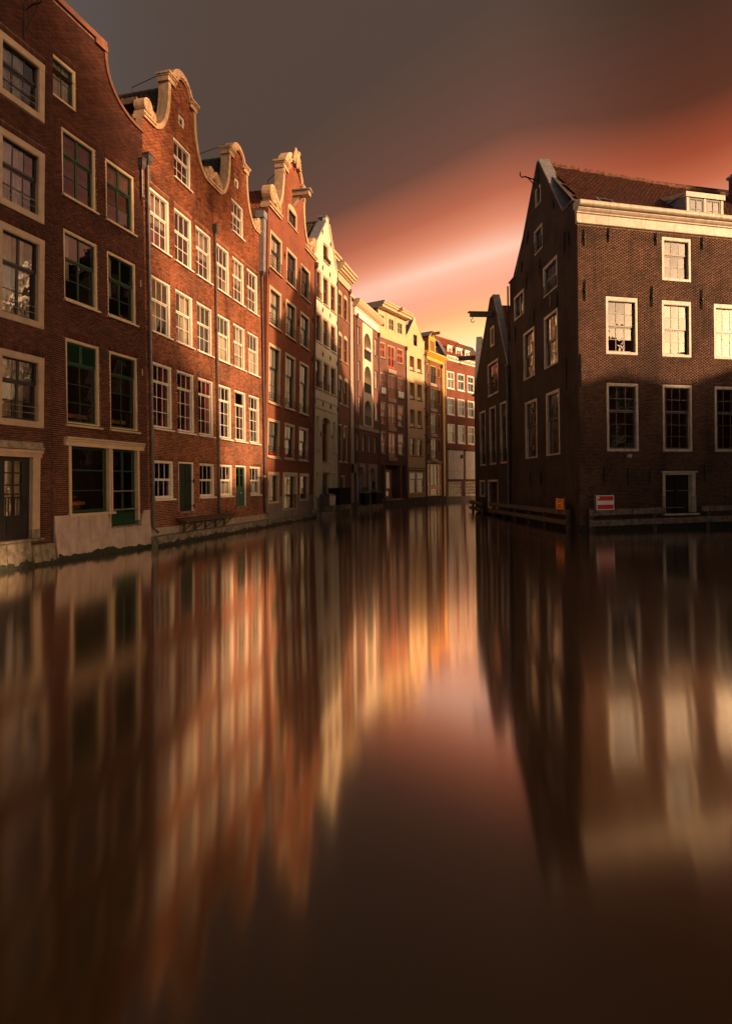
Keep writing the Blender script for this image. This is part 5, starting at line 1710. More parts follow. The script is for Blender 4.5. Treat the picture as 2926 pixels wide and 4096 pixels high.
h.part('hip_slope', MB().add([(8.9, 0.0, 19.15), (5.6, 1.6, 21.6), (5.6, 4, 21.6), (8.9, 5, 19.15)], [(0, 3, 2, 1)]).add([(0, 1.6, 21.85), (5.6, 1.6, 21.85), (5.6, 4, 21.5), (0, 4, 21.5)], [(0, 1, 2, 3)]), 'tile_red')
mb = MB()
for i in range(13):
    mb.tube([(0.05 + i * 0.42, 1.62, 21.9), (0.05 + i * 0.42 + 0.44, 1.62, 21.92)], [0.11, 0.13], 8)
h.part('ridge_tiles', mb, 'tile_red')
for i, (x0, x1) in enumerate(((0.92, 1.90), (2.90, 4.28), (5.10, 6.12))):
    d = h.part('dormer', MB().box(x0, x1, 0.25, 3, 19.1, 20.62), 'lead')
    f = MB().box(x0 - 0.03, x0 + 0.16, 0.12, 0.249, 19.15, 20.5).box(x1 - 0.16, x1 + 0.03, 0.12, 0.249, 19.15, 20.5).box(x0 + 0.16, x1 - 0.16, 0.12, 0.249, 20.32, 20.5).box(x0 + 0.16, x1 - 0.16, 0.12, 0.249, 19.15, 19.28)
    f.box((x0 + x1) / 2 - 0.04, (x0 + x1) / 2 + 0.04, 0.14, 0.248, 19.28, 20.32).box(x0 - 0.1, x1 + 0.1, 0.02, 0.6, 20.5, 20.64)
    h.part('dormer_front', f, 'white', parent=d)
    h.part('pane', MB().quad((x0 + 0.16, 0.22, 19.28), (x1 - 0.16, 0.22, 19.28), (x1 - 0.16, 0.22, 20.32), (x0 + 0.16, 0.22, 20.32)), 'glass', parent=d)
h.part('skylight', MB().add([(-0.2, -0.1, 19.2), (0.45, -0.1, 19.2), (0.45, 1.3, 21.4), (-0.2, 1.3, 21.4), (-0.2, -0.18, 19.28), (0.45, -0.18, 19.28), (0.45, 1.22, 21.48), (-0.2, 1.22, 21.48)], [(4, 5, 6, 7), (0, 1, 5, 4), (1, 2, 6, 5), (2, 3, 7, 6), (3, 0, 4, 7)]), 'lead')
h.pipe(0.1, 18.4, 0.5, -0.1, 0.06, hopper=False, mat='lead')

# dark stone quay under the far houses
for (o_, a_, w_x, lab) in (((-4.007, 46.064), 0.2637, 9.6, 'rough stone quay with steps below the white pointed gable'), (H8O, A8_, 9.0, 'low stone quay below the arched loggia house'), (H9O, A9_, 6.0, 'dark quay footing below the vermilion-windowed house')):
    q = thing('quay_wall', lab, 'quay', (o_[0], o_[1], 0), (0, 0, math.pi / 2 - a_))
    x = 0.0
    rr = random.Random(int(w_x * 10))
    while x < w_x - 0.2:
        L_ = min(rr.uniform(0.7, 1.5), w_x - x)
        pr = rr.uniform(0.30, 0.42) if a_ < 0.5 else 0.2
        zt = rr.uniform(0.42, 0.60) if a_ < 0.5 else 0.72
        ob('quay_stone', MB().add([(x, -pr - 0.06, -0.4), (x + L_ - 0.02, -pr - 0.06, -0.4), (x + L_ - 0.02, 0.25, -0.4), (x, 0.25, -0.4), (x + 0.02, -pr, zt), (x + L_ - 0.04, -pr, zt), (x + L_ - 0.04, 0.25, zt), (x + 0.02, 0.25, zt)],
                                  [(0, 3, 2, 1), (4, 5, 6, 7), (0, 1, 5, 4), (1, 2, 6, 5), (2, 3, 7, 6), (3, 0, 4, 7)]), 'stone_dark' if a_ > 0.5 else 'stone', q)
        x += L_
# terrace and bins in front of the white house
q = thing('stone_terrace', 'crumbling stone terrace standing in the water before the white gable', 'terrace', (*along((-4.007, 46.064), 0.2637, 0.3, 0.2), 0), (0, 0, math.pi / 2 - 0.2637))
rr = random.Random(77)
for i in range(7):
    for j in range(2):
        x = i * 1.05 + (0.5 if j else 0)
        ob('terrace_stone', MB().box(x, x + 1.0 - 0.03, -1.0 - rr.uniform(0, 0.12), -0.25, -0.4 if j == 0 else 0.43, 0.40 if j == 0 else 0.85 + rr.uniform(-0.04, 0.06)), 'stone' if rr.random() < 0.5 else 'stone_dark', q)


def bin_box(label, o, ang, s_, d, w, dp, hh, z, lid=True, mat='bin_plastic', name='storage_bin'):
    p = along(o, ang, s_, d)
    t = thing(name, label, 'bin' if lid else 'container', (p[0], p[1], z), (0, 0, math.pi / 2 - ang))
    ob('tub', MB().add([(0.05, -dp, 0), (w - 0.05, -dp, 0), (w - 0.05, 0, 0), (0.05, 0, 0), (0, -dp - 0.03, hh), (w, -dp - 0.03, hh), (w, 0.02, hh), (0, 0.02, hh)],
                      [(0, 3, 2, 1), (4, 5, 6, 7), (0, 1, 5, 4), (1, 2, 6, 5), (2, 3, 7, 6), (3, 0, 4, 7)]), mat, t)
    if lid:
        ob('lid', MB().add([(-0.04, -dp - 0.08, hh), (w + 0.04, -dp - 0.08, hh), (w + 0.04, 0.04, hh), (-0.04, 0.04, hh), (0.06, -dp + 0.08, hh + 0.16), (w - 0.06, -dp + 0.08, hh + 0.16), (w - 0.06, -0.05, hh + 0.16), (0.06, -0.05, hh + 0.16)],
                          [(0, 3, 2, 1), (4, 5, 6, 7), (0, 1, 5, 4), (1, 2, 6, 5), (2, 3, 7, 6), (3, 0, 4, 7)]), mat, t)
    else:
        ob('rim', MB().box(-0.04, w + 0.04, -dp - 0.07, 0.05, hh, hh + 0.07), mat, t)
    return t


O6, A6_ = (-4.007, 46.064), 0.2637
bin_box('grey lidded storage bin at the left corner of the white gabled house', O6, A6_, 0.15, 0.45, 1.5, 0.75, 0.72, 0.90, mat='pipe')
bin_box('big black container standing before the door of the white gabled house', O6, A6_, 2.2, 0.45, 3.2, 0.9, 1.25, 0.90, lid=False, name='metal_container')
t = thing('mooring_post', 'short pale post between the grey bin and black container', 'post', (*along(O6, A6_, 1.85, 0.95), 0.86), (0, 0, math.pi / 2 - A6_))
ob('shaft', MB().box(-0.09, 0.09, -0.09, 0.09, 0, 0.6), 'concrete', t)
ob('cap', MB().box(-0.11, 0.11, -0.11, 0.11, 0.6, 0.68), 'concrete', t)
for i, s_ in enumerate((2.15, 5.85)):
    p = along(H8O, A8_, s_, 0.1)
    t = thing('plant_tub', ('leafy' if i == 0 else 'bare') + ' black plant tub in the ' + ('left' if i == 0 else 'right') + ' arched portal', 'plant tub', (p[0], p[1], 0.5), (0, 0, math.pi / 2 - A8_))
    ob('tub', MB().add([(0.06, -0.5, 0), (1.74, -0.5, 0), (1.74, 0, 0), (0.06, 0, 0), (0, -0.55, 1.15), (1.8, -0.55, 1.15), (1.8, 0, 1.15), (0, 0, 1.15)], [(0, 3, 2, 1), (4, 5, 6, 7), (0, 1, 5, 4), (1, 2, 6, 5), (2, 3, 7, 6), (3, 0, 4, 7)]), 'bin_plastic', t)
    ob('rim', MB().box(-0.06, 1.86, -0.6, 0.03, 1.15, 1.25), 'stone', t)
    lf = MB()
    for j in range(90 if i == 0 else 14):
        x, y, z = rnd.uniform(0.1, 1.7), rnd.uniform(-0.5, 0), 1.28 + rnd.uniform(0, 0.4) * (1 if i == 0 else 0.3)
        a, b = rnd.uniform(0, 6.28), rnd.uniform(-0.6, 0.6)
        dx, dy = 0.11 * math.cos(a), 0.11 * math.sin(a)
        lf.add([(x, y, z), (x + dx - dy * 0.4, y + dy + dx * 0.4, z + 0.06 + 0.1 * b), (x + 2 * dx, y + 2 * dy, z + 0.14 * b), (x + dx + dy * 0.4, y + dy - dx * 0.4, z + 0.05 + 0.1 * b)], [(0, 1, 2, 3)])
    ob('foliage', lf, 'leaf', t)

# ------------------------------------------------------------------ the dark corner house on the right
CO, CA = (10.845, 30.5), 1.3423
h = House('corner_house', 'big dark brick corner house on the right with tiled roof, cream cornice and lead-capped gable', CO, CA)
WF = 15.2
kw = dict(casing='white_old', sash='grey_sash', yf=-0.02, depth=0.20, stile=0.06, mun=0.03, sill=False)
for x0, x1 in ((4.98, 6.76),):
    h.window(x0, x1, 13.11, 15.40, sashes=((0.38, 3, 1), (0.62, 3, 2)), cw=0.13, ct=0.16, cb=0.13, curtain=[(0.05, 0.3, 0, 1, 'curtain'), (0.7, 0.95, 0, 1, 'curtain')], **kw)
for x0, x1 in ((1.60, 3.46), (4.94, 6.74), (8.19, 10.02)):
    h.window(x0, x1, 9.09, 12.05, sashes=((0.5, 3, 2), (0.5, 3, 2)), cw=0.12, ct=0.20, cb=0.13, **kw)
    h.window(x0, x1, 4.07, 7.60, sashes=((0.40, 3, 2), (0.60, 3, 3)), cw=0.12, ct=0.14, cb=0.13, curtain=[(0.0, 0.2, 0, 1, 'curtain')] if x0 > 4 else None, **kw)
h.window(11.6, 13.4, 9.09, 12.05, sashes=((0.5, 3, 2), (0.5, 3, 2)), cw=0.12, ct=0.20, cb=0.13, **kw)
h.opening(rect_poly(4.88, 6.90, 0.80, 2.96))
fr = MB().box(4.885, 5.03, -0.05, 0.25, 0.85, 2.84).box(6.70, 6.895, -0.05, 0.25, 0.85, 2.84).box(4.885, 6.895, -0.05, 0.25, 2.84, 2.955)
wd = h.part('water_door_frame', fr, 'white_old')
h.part('door_head', MB().box(4.80, 6.98, -0.12, 0.1, 2.96, 3.03), 'white_old')
h.part('door_sill', MB().box(4.85, 7.0, -0.2, 0.2, 0.70, 0.798), 'white_old')
h.part('dark_panel', MB().box(5.03, 6.70, 0.30, 0.36, 0.8, 2.84).box(5.05, 5.10, 0.2, 0.30, 0.8, 2.84).box(5.82, 5.95, 0.2, 0.30, 0.8, 2.84), 'dark_door', parent=wd)
h.part('door_bar', MB().box(5.05, 5.75, 0.18, 0.22, 1.98, 2.02).box(6.0, 6.69, 0.18, 0.22, 1.98, 2.02).box(5.1, 6.4, 0.18, 0.22, 1.08, 1.11), 'lead', parent=wd)
h.part('mortar_patch', MB().box(6.62, 6.9, -0.08, -0.052, 0.85, 1.7).box(4.87, 5.0, -0.08, -0.052, 0.9, 1.75), 'concrete', parent=wd)
h.wall([(0, 0.1), (WF, 0.1), (WF, 15.66), (0, 15.66)], 'sheet_brown', 'brick_umber', 'mortar_dark', xr=(0.0, 10.6), zr=(0.12, 15.6), edge=0.015)
for x, z0, z1 in ((0.40, 14.53, 15.36), (1.81, 14.86, 15.6), (4.63, 14.89, 15.59), (7.5, 14.91, 15.57), (0.41, 11.74, 12.81), (4.34, 11.67, 12.75), (7.44, 11.71, 12.77), (0.13, 7.36, 9.04), (1.41, 2.35, 3.24), (2.78, 2.31, 3.21), (4.1, 2.32, 3.17), (7.5, 2.42, 3.43)):
    h.anchor(x, z0, z1, 0.03, lean=rnd.uniform(-0.03, 0.03))
h.part('flood_lamp', MB().tube([(2.72, -0.02, 3.82), (2.72, -0.2, 3.82)], 0.03, 6).tube([(2.60, -0.22, 3.84), (2.80, -0.30, 3.78)], [0.10, 0.13], 10), 'steel')
h.part('wall_ring', MB().tube([(0.65 + 0.1 * math.cos(t), -0.03, 2.15 + 0.1 * math.sin(t)) for t in [i * math.pi / 6 for i in range(13)]], 0.02, 6), 'iron')


def profile(s, name, pf, x0, x1, mat, slant=0.0):
    n = len(pf)
    s.part(name, MB().add([(x0 + slant * y, y, z) for y, z in pf] + [(x1, y, z) for y, z in pf], [tuple(range(n)), tuple(reversed(range(n, 2 * n)))] + [(i, i + n, (i + 1) % n + n, (i + 1) % n) for i in range(n)]), mat)


profile(h, 'frieze', [(0.1, 15.67), (-0.06, 15.67), (-0.09, 15.70), (-0.09, 15.75), (-0.05, 15.78), (-0.05, 16.17), (0.1, 16.17)], -0.03, WF, 'white_old')
profile(h, 'cornice_moulding', [(0.1, 16.175), (-0.08, 16.175), (-0.12, 16.20), (-0.12, 16.24), (-0.2, 16.30), (-0.26, 16.38), (-0.26, 16.42), (0.1, 16.42)], -0.06, WF, 'white_old')
g = [(0.2, 16.425)] + [(-0.30 - 0.16 * math.cos(t), 16.60 - 0.16 * math.sin(t)) for t in [math.pi / 2 - i * math.pi / 8 for i in range(7)]] + [(-0.30, 16.76), (0.2, 16.76)]
profile(h, 'gutter', g, -0.08, WF, 'white_old')
RE, RR, YE, YR = 16.55, 21.45, 0.30, 5.45
L_ = math.hypot(YR - YE, RR - RE)
vy, vz = (YR - YE) / L_, (RR - RE) / L_
nv = int(L_ / 0.34) + 1
sk = lambda a, b: a < 0.45 + 0.175 * (b * vy) + 0.1 or (7.2 < a < 9.75 and 0.4 < b < 2.1) or (1.9 < a < 2.95 and 0.7 < b < 1.5)
tiles(h, (0.0, YE, RE + 0.22), (0.999, 0, -0.045), (0, vy, vz), int(WF / 0.25), nv, 'tile_brown', 300, skip=sk, trim=(0.3, 1.2))
h.part('rear_slope', MB().quad((WF, YR, RR), (1.0, YR, RR), (1.9, 10.8, RE), (WF, 10.8, RE)), 'tile_dark')
mb = MB()
for i in range(31):
    x = 1.15 + i * 0.42
    zr_ = RR + 0.27 - 0.045 * x + 0.02 * math.sin(i * 1.7)
    mb.tube([(x, YR, zr_), (x + 0.45, YR, zr_ + 0.01)], [0.13, 0.155], 8)
h.part('ridge_tiles', mb, 'tile_brown')
# dormer
dz0, dz1 = 17.10, 18.35
d = h.part('dormer', MB().add([(7.35, 0.95, 17.0), (9.65, 0.95, 17.0), (9.65, 0.95, 18.2), (7.35, 0.95, 18.2), (7.35, 3.0, 18.9), (9.65, 3.0, 18.9), (9.65, 3.0, 18.0), (7.35, 3.0, 18.0)], [(0, 1, 2, 3), (3, 2, 5, 4), (0, 3, 4, 7), (1, 6, 5, 2)]), 'lead')
f = MB().box(7.30, 7.46, 0.84, 0.948, 17.0, 18.15).box(9.54, 9.70, 0.84, 0.948, 17.0, 18.15).box(8.44, 8.56, 0.84, 0.948, 17.0, 18.15).box(7.22, 9.78, 0.78, 0.95, 18.15, 18.42)
h.part('dormer_front', f, 'white_old', parent=d)
h.part('dormer_verge', MB().add([(7.30, 0.85, 18.15), (7.30, 0.85, 18.42), (7.30, 3.1, 19.05), (7.30, 3.1, 18.85), (7.36, 0.85, 18.15), (7.36, 0.85, 18.42), (7.36, 3.1, 19.05), (7.36, 3.1, 18.85)], [(0, 1, 2, 3), (4, 7, 6, 5), (1, 5, 6, 2), (0, 3, 7, 4)]).box(7.22, 9.78, 0.951, 3.0, 18.36, 18.40), 'white_old', parent=d)
for x0 in (7.46, 8.56):
    x1 = x0 + 0.98
    h.part('sash', MB().box(x0, x0 + 0.09, 0.86, 0.92, 17.0, 18.15).box(x1 - 0.09, x1, 0.86, 0.92, 17.0, 18.15).box(x0 + 0.09, x1 - 0.09, 0.86, 0.92, 18.03, 18.15).box(x0 + 0.09, x1 - 0.09, 0.86, 0.92, 17.0, 17.12).box(x0 + 0.47, x0 + 0.51, 0.87, 0.91, 17.12, 18.03).box(x0 + 0.09, x1 - 0.09, 0.88, 0.905, 17.5, 17.54), 'dark_sash', parent=d)
    for a in (x0 + 0.09, x0 + 0.51):
        for b, t_ in ((17.12, 17.5), (17.54, 18.03)):
            h.part('pane', MB().quad((a, 0.895, b), (a + 0.38, 0.895, b), (a + 0.38, 0.895, t_), (a, 0.895, t_)), 'glass', parent=d)
    h.part('curtain', MB().box(x0 + 0.05, x1 - 0.05, 0.93, 0.945, 17.0, 18.1), 'curtain', parent=d)


def roofpt(x, v_, up=0.0):
    return (x, YE + v_ * vy - up * vz, RE + 0.22 - 0.045 * x + v_ * vz + up * vy)


sl = MB().add([roofpt(1.95, .72, .0), roofpt(2.9, .72, 0), roofpt(2.9, 1.45, 0), roofpt(1.95, 1.45, 0), roofpt(1.95, .72, .14), roofpt(2.9, .72, .14), roofpt(2.9, 1.45, .14), roofpt(1.95, 1.45, .14)], [(4, 5, 6, 7), (0, 1, 5, 4), (1, 2, 6, 5), (2, 3, 7, 6), (3, 0, 4, 7)])
s_ = h.part('skylight', sl, 'lead')
h.part('pane', MB().quad(roofpt(2.03, .80, .15), roofpt(2.82, .80, .15), roofpt(2.82, 1.37, .15), roofpt(2.03, 1.37, .15)), 'glass', parent=s_)
ch = h.part('chimney', MB().box(13.75, 14.75, 3.6, 4.6, 19, 21.6), 'sheet_brown')
h.part('chimney_cap', MB().box(13.65, 14.85, 3.5, 4.7, 21.6, 21.75).box(13.8, 14.7, 3.65, 4.55, 21.75, 21.9), 'lead', parent=ch)
# rest of the shell
h.part('rear_wall', MB().quad((WF, 11.4, 0), (2.0, 11.4, 0), (2.0, 11.4, 16.6), (WF, 11.4, 16.6)).quad((WF, 0.1, 0), (WF, 11.4, 0), (WF, 11.4, 16.6), (WF, 0.1, 16.6)).add([(WF, 0.3, 16.5), (WF, 11, 16.5), (WF, YR, RR)], [(0, 1, 2)]), 'sheet_black')
h.part('attic_floor', MB().quad((0.35, 0.1, 16.4), (WF, 0.1, 16.4), (WF, 11.4, 16.4), (2.2, 11.4, 16.4)), 'room_dark')
h.part('inner_wall', MB().quad((1.0, 2.2, 0.1), (WF - 0.1, 2.2, 0.1), (WF - 0.1, 2.2, 16.4), (1.0, 2.2, 16.4)), 'room')
for z in (3.4, 8.2, 12.45):
    h.part('floor', MB().box(0.8, WF - 0.1, 0.3, 2.2, z, z + 0.3), 'room')

# gable side of the corner house, in shade
GA = math.pi - 0.0549
far = Vector((10.845 + 11.6 * math.sin(-0.0549), 30.5 + 11.6 * math.cos(-0.0549), 0))
loc = h.mw.inverted() @ far
h.face(loc, (math.pi / 2 - GA) - (math.pi / 2 - CA))
kw = dict(casing='white_old', sash='grey_sash', yf=-0.02, depth=0.20, stile=0.06, mun=0.03, sill=False, lintel=False)
h.window(5.50, 6.40, 19.25, 20.30, sashes=((1, 1, 1),), cw=0.10, **kw)
h.window(5.22, 6.62, 16.42, 17.88, sashes=((1, 2, 1),), cw=0.11, rail=0.6, **kw)
h.window(6.72, 8.90, 13.36, 15.12, sashes=((0.5, 3, 1), (0.5, 3, 1)), cw=0.14, rail=0.45, **kw)
h.window(1.02, 3.10, 13.55, 15.15, sashes=((1.0, 2, 1),), cw=0.14, mid=0.16, **kw)
h.window(6.76, 8.88, 9.14, 12.18, sashes=((0.5, 3, 2), (0.5, 3, 2)), cw=0.14, curtain=[(0, 1, 0, 0.5, 'curtain')], **kw)
h.window(2.94, 5.04, 9.14, 12.18, sashes=((0.5, 3, 2), (0.5, 3, 2)), cw=0.14, **kw)
h.window(3.14, 5.38, 4.04, 7.68, sashes=((0.42, 3, 2), (0.58, 3, 3)), cw=0.16, curtain=[(0, 1, 0, 0.55, 'room_pale')], **kw)
h.window(6.96, 9.05, 4.05, 7.69, sashes=((0.42, 3, 2), (0.58, 3, 3)), cw=0.16, curtain=[(0, 1, 0, 0.55, 'room_pale')], **kw)
GX = 11.6
gout = [(0, 0.1), (GX - 0.005, 0.1), (GX - 0.005, 16.62), (11.0, 17.0), (9.86, 17.0), (6.10, 21.85), (5.95, 21.85), (1.56, 16.5), (0.12, 16.5), (0, 16.4)]
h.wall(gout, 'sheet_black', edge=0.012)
h.part('gable_coping', MB().ribbon([(5.95, 21.86), (6.10, 21.86), (9.90, 16.98)][1:], 0.0, 0.07, -0.05, 0.62), 'lead')
h.part('gable_coping', MB().ribbon([(1.50, 16.46), (5.97, 21.88)], 0.0, 0.07, -0.05, 0.62), 'lead')
h.part('shoulder_cap', MB().box(9.8, 11.1, -0.06, 0.55, 17.0, 17.14).ribbon([(11.1, 17.0), (11.68, 16.62)], 0, 0.10, -0.06, 0.5), 'stone_dark')
h.part('shoulder_cap', MB().box(-0.1, 1.55, -0.06, 0.5, 16.5, 16.6), 'stone_dark')
for s0, z0, z1 in ((5.42, 14.8, 15.96), (7.88, 14.91, 16.02), (1.60, 14.79, 15.87), (1.01, 14.95, 15.66), (6.54, 12.22, 13.17), (2.70, 12.2, 13.08), (1.50, 7.39, 9.19), (10.4, 12.11, 13.17), (7.6, 2.2, 3.2), (5.6, 2.3, 3.2)):
    h.anchor(GX - s0, z0, z1, 0.03)
h.anchor(GX - 7.7, 17.7, 18.5, 0.03, 0.3)
h.anchor(GX - 8.9, 16.36, 17.05, 0.03, 0.3)
h.anchor(GX - 3.0, 17.8, 18.4, 0.03, -0.35)
h.part('wall_vent', MB().box(7.65, 7.95, -0.03, 0.02, 12.55, 13.22), 'iron')
h.part('hoist_hook', MB().tube([(6.05, 0, 20.62), (6.05, -0.85, 20.88), (6.05, -1.0, 20.82), (6.05, -1.12, 20.95), (6.05, -1.12, 21.15)], 0.04, 6).tube([(6.05, -0.02, 20.1), (6.05, -0.62, 20.78)], 0.03, 6).tube([(6.05, -0.02, 19.95), (6.05, -0.02, 21.3)], 0.035, 6), 'iron')
h.part('inner_wall', MB().quad((0.1, 2.0, 0.1), (9.0, 2.0, 0.1), (9.0, 2.0, 16.3), (0.1, 2.0, 16.3)), 'room')
h.part('downpipe', MB().tube([(-0.05, -0.12, 16.3), (-0.05, -0.12, 0.4)], 0.06, 8), 'iron')

# ------------------------------------------------------------------ second and third gables on the right bank
def side_gable(label, near, ang, W, apex, zap, feet, wins, hook_z, tilesingle, zb=8.4):
    """near: waterside corner closest to the viewer; ang: direction of the bank going away"""
    far_ = (near[0] + W * math.sin(ang), near[1] + W * math.cos(ang))
    h = House('canal_house', label, far_, ang + math.pi)
    for (x0, x1, z0, z1, sashes, rail) in wins:
        h.window(x0, x1, z0, z1, 'white_old', 'dark_sash', cw=0.13, cb=0.12, yf=-0.02, depth=0.2, sashes=sashes, stile=0.05, sill=False, lintel=False, rail=rail)
    (xl, zl), (xr_, zr_) = feet
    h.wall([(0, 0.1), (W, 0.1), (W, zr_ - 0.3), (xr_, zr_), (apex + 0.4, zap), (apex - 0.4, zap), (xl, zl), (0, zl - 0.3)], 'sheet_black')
    h.part('gable_coping', MB().ribbon([(xr_ + 0.05, zr_ - 0.05), (apex + 0.4, zap)], -0.09, 0.0, -0.05, 0.45), 'lead')
    h.part('gable_coping', MB().ribbon([(apex - 0.4, zap), (xl - 0.05, zl - 0.05)], -0.09, 0.0, -0.05, 0.45), 'lead')
    h.part('apex_cap', MB().box(apex - 0.45, apex + 0.45, -0.06, 0.46, zap, zap + 0.10), 'lead')
    b = h.part('hoist_beam', MB().box(apex - 0.13, apex + 0.13, -1.75, 0.3, hook_z, hook_z + 0.30), 'wood_grey')
    h.part('lead_cap', MB().box(apex - 0.2, apex + 0.2, -1.9, 0.1, hook_z + 0.303, hook_z + 0.37), 'lead', parent=b)
    h.part('hook', MB().tube([(apex, -1.55, hook_z), (apex, -1.55, hook_z - 0.18)] + [(apex, -1.55 - 0.13 * math.sin(t), hook_z - 0.31 + 0.13 * math.cos(t)) for t in [i * 0.42 for i in range(1, 12)]], 0.028, 6), 'iron', parent=b)
    h.body(0, W, min(zl, zr_) - 0.3, 9, 'sheet_black', 'room', top=False)
    # roof
    dz, dx = zap - 0.5 - zr_, xr_ - apex
    L = math.hypot(dz, dx)
    tiles(h, (xr_, 0.46, zr_ - 0.1), (0, 1, 0), (-dx / L, 0, dz / L), 30, int(L / 0.33), 'tile_red', tilesingle)
    h.part('rear_slope', MB().quad((xl, 9, zl - 0.1), (xl, 0.46, zl - 0.1), (apex, 0.46, zap - 0.6), (apex, 9, zap - 0.6)), 'tile_dark')
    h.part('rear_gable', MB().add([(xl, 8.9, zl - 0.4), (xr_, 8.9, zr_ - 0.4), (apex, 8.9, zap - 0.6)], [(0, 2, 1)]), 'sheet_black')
    h.part('gutter', MB().tube([(xr_ + 0.15, -0.2, zr_ - 0.15), (xr_ + 0.15, 8, zr_ - 0.1)], 0.09, 8), 'lead')
    return h


N2 = (10.845 + 12.2 * math.sin(-0.0549), 30.5 + 12.2 * math.cos(-0.0549))
A2_ = -0.0798
W2 = 9.25
near2 = (N2[0] - (-0.45) * -math.sin(A2_) * -1, N2[1] - 0.45 * math.cos(A2_))
near2 = (N2[0] - 0.45 * math.sin(A2_), N2[1] - 0.45 * math.cos(A2_))
TS = ((0.42, 3, 2), (0.58, 3, 3))
h = side_gable('dark brick gabled house with hoist beam, between the corner house and the far bend', near2, A2_, W2 + 0.45, 5.55, 16.85, ((0.15, 10.35), (9.2, 11.0)), [
    (5.05, 6.0, 13.08, 14.6, ((1, 1, 1),), 0), (4.18, 6.9, 9.3, 11.88, ((0.4, 3, 1), (0.6, 3, 2)), 0.8),
    (1.68, 3.38, 3.93, 8.42, TS, 0.8), (4.52, 6.2, 3.93, 8.42, TS, 0.8), (7.32, 8.85, 3.93, 8.42, TS, 0.8),
    (1.48, 3.05, 1.36, 2.75, ((1, 1, 1),), 0), (3.9, 6.6, 0.5, 2.76, ((1, 3, 1),), 0)], 15.35, 120)
h.part('downpipe', MB().tube([(9.35, -0.15, 10.6), (9.45, -0.12, 9.5), (9.45, -0.12, 0.5)], 0.07, 8), 'pipe')
far2 = (near2[0] + (W2 + 0.45) * math.sin(A2_), near2[1] + (W2 + 0.45) * math.cos(A2_))
side_gable('farthest right-bank gable, only its lead coping, tiled roof and hoist beam showing', (far2[0] + 0.05, far2[1] + 0.3), 0.27, 8.0, 4.3, 15.9, ((0.2, 10.3), (7.8, 10.3)), [], 14.0, 60)

# ------------------------------------------------------------------ timber fenders along the corner house
RZ = math.pi / 2 - CA


def beam(parent, x0, x1, y0, y1, z0, z1, sag=0.0, name='beam', mat='wood_grey'):
    n = 10
    vs_, fs = [], []
    r2 = random.Random(int(x0 * 100 + z0 * 10))
    for i in range(n + 1):
        x = x0 + (x1 - x0) * i / n
        j = [r2.uniform(-0.012, 0.012) for _ in range(4)]
        dz = sag * i / n
        vs_ += [(x, y0 + j[0], z0 + dz + j[1]), (x, y1, z0 + dz), (x, y1, z1 + dz + j[2]), (x, y0 + j[3], z1 + dz + j[2])]
    for i in range(n):
        for k in range(4):
            k2 = (k + 1) % 4
            fs.append((i * 4 + k, i * 4 + 4 + k, i * 4 + 4 + k2, i * 4 + k2))
    fs += [(3, 2, 1, 0), (n * 4, n * 4 + 1, n * 4 + 2, n * 4 + 3)]
    return ob(name, MB().add(vs_, fs), mat, parent)


t = thing('timber_fender', 'weathered two-beam timber fender below the red and white sign', 'fender', (CO[0], CO[1], 0), (0, 0, RZ))
b1 = beam(t, 0.34, 4.70, -0.42, -0.28, 0.80, 1.10, 0.05)
b2 = beam(t, 0.36, 9.9, -0.42, -0.28, 0.26, 0.56, 0.08)
for x in (0.42, 4.1, 7.35, 9.4):
    ob('post', MB().box(x, x + 0.22, -0.27, -0.10, -0.5, 1.16 if x != 9.4 else 0.7), 'wood', t)
for x, z in ((0.55, 0.96), (4.25, 1.0), (0.55, 0.41), (4.25, 0.45), (7.45, 0.48)):
    ob('bolt', MB().tube([(x, -0.435, z), (x, -0.40, z)], 0.04, 8), 'iron', t)
t = thing('timber_fender', 'short upper fender beam right of the water door', 'fender', (*along(CO, CA, 8.2), 0), (0, 0, RZ))
beam(t, -1.15, 2.2, -0.42, -0.28, 0.90, 1.17, 0.02)
ob('post', MB().box(-0.85, -0.63, -0.27, -0.10, -0.5, 1.2), 'wood', t)
ob('bolt', MB().tube([(-0.75, -0.435, 1.03), (-0.75, -0.40, 1.03)], 0.04, 8), 'iron', t)
GR = (math.pi / 2 - GA)
t = thing('timber_fender', 'mossy double fender along the shaded gable below the orange sign', 'fender', (far.x, far.y, 0), (0, 0, GR))
beam(t, -4.4, 11.1, -0.50, -0.36, 0.78, 1.03, 0.02, mat='wood')
beam(t, -4.4, 11.1, -0.52, -0.38, 0.28, 0.52, 0.02, mat='wood')
for x in (-3.9, -1, 1.6, 4.4, 7.2, 10.6):
    ob('post', MB().box(x, x + 0.2, -0.35, -0.17, -0.5, 1.1), 'wood', t)
t = thing('timber_fender', 'small dark fender at the foot of the second right-bank gable', 'fender', (far2[0], far2[1], 0), (0, 0, math.pi / 2 - A2_ - math.pi))
beam(t, -0.2, 3.6, -0.5, -0.36, 0.75, 1.0, 0.0, mat='wood')
beam(t, -0.2, 3.6, -0.5, -0.36, 0.25, 0.5, 0.0, mat='wood')
for x in (0.1, 3.0):
    ob('post', MB().box(x, x + 0.2, -0.35, -0.17, -0.5, 1.05), 'wood', t)
q = thing('foundation_kerb', 'dark mossy foundation kerb under the right-hand corner house', 'kerb', (CO[0], CO[1], 0), (0, 0, RZ))
ob('front_run', MB().box(0.0, 14.2, -0.10, 0.1, -0.5, 0.16), 'moss_dark', q)
g2 = MB().add([(0, -0.1, -0.5), (-0.1, 0, -0.5), (1.9, 11.5, -0.5), (2.1, 11.5, -0.5), (0, -0.1, 0.14), (-0.1, 0, 0.14), (1.9, 11.5, 0.14), (2.1, 11.5, 0.14)], [(0, 1, 5, 4), (1, 2, 6, 5), (4, 5, 6, 7)])
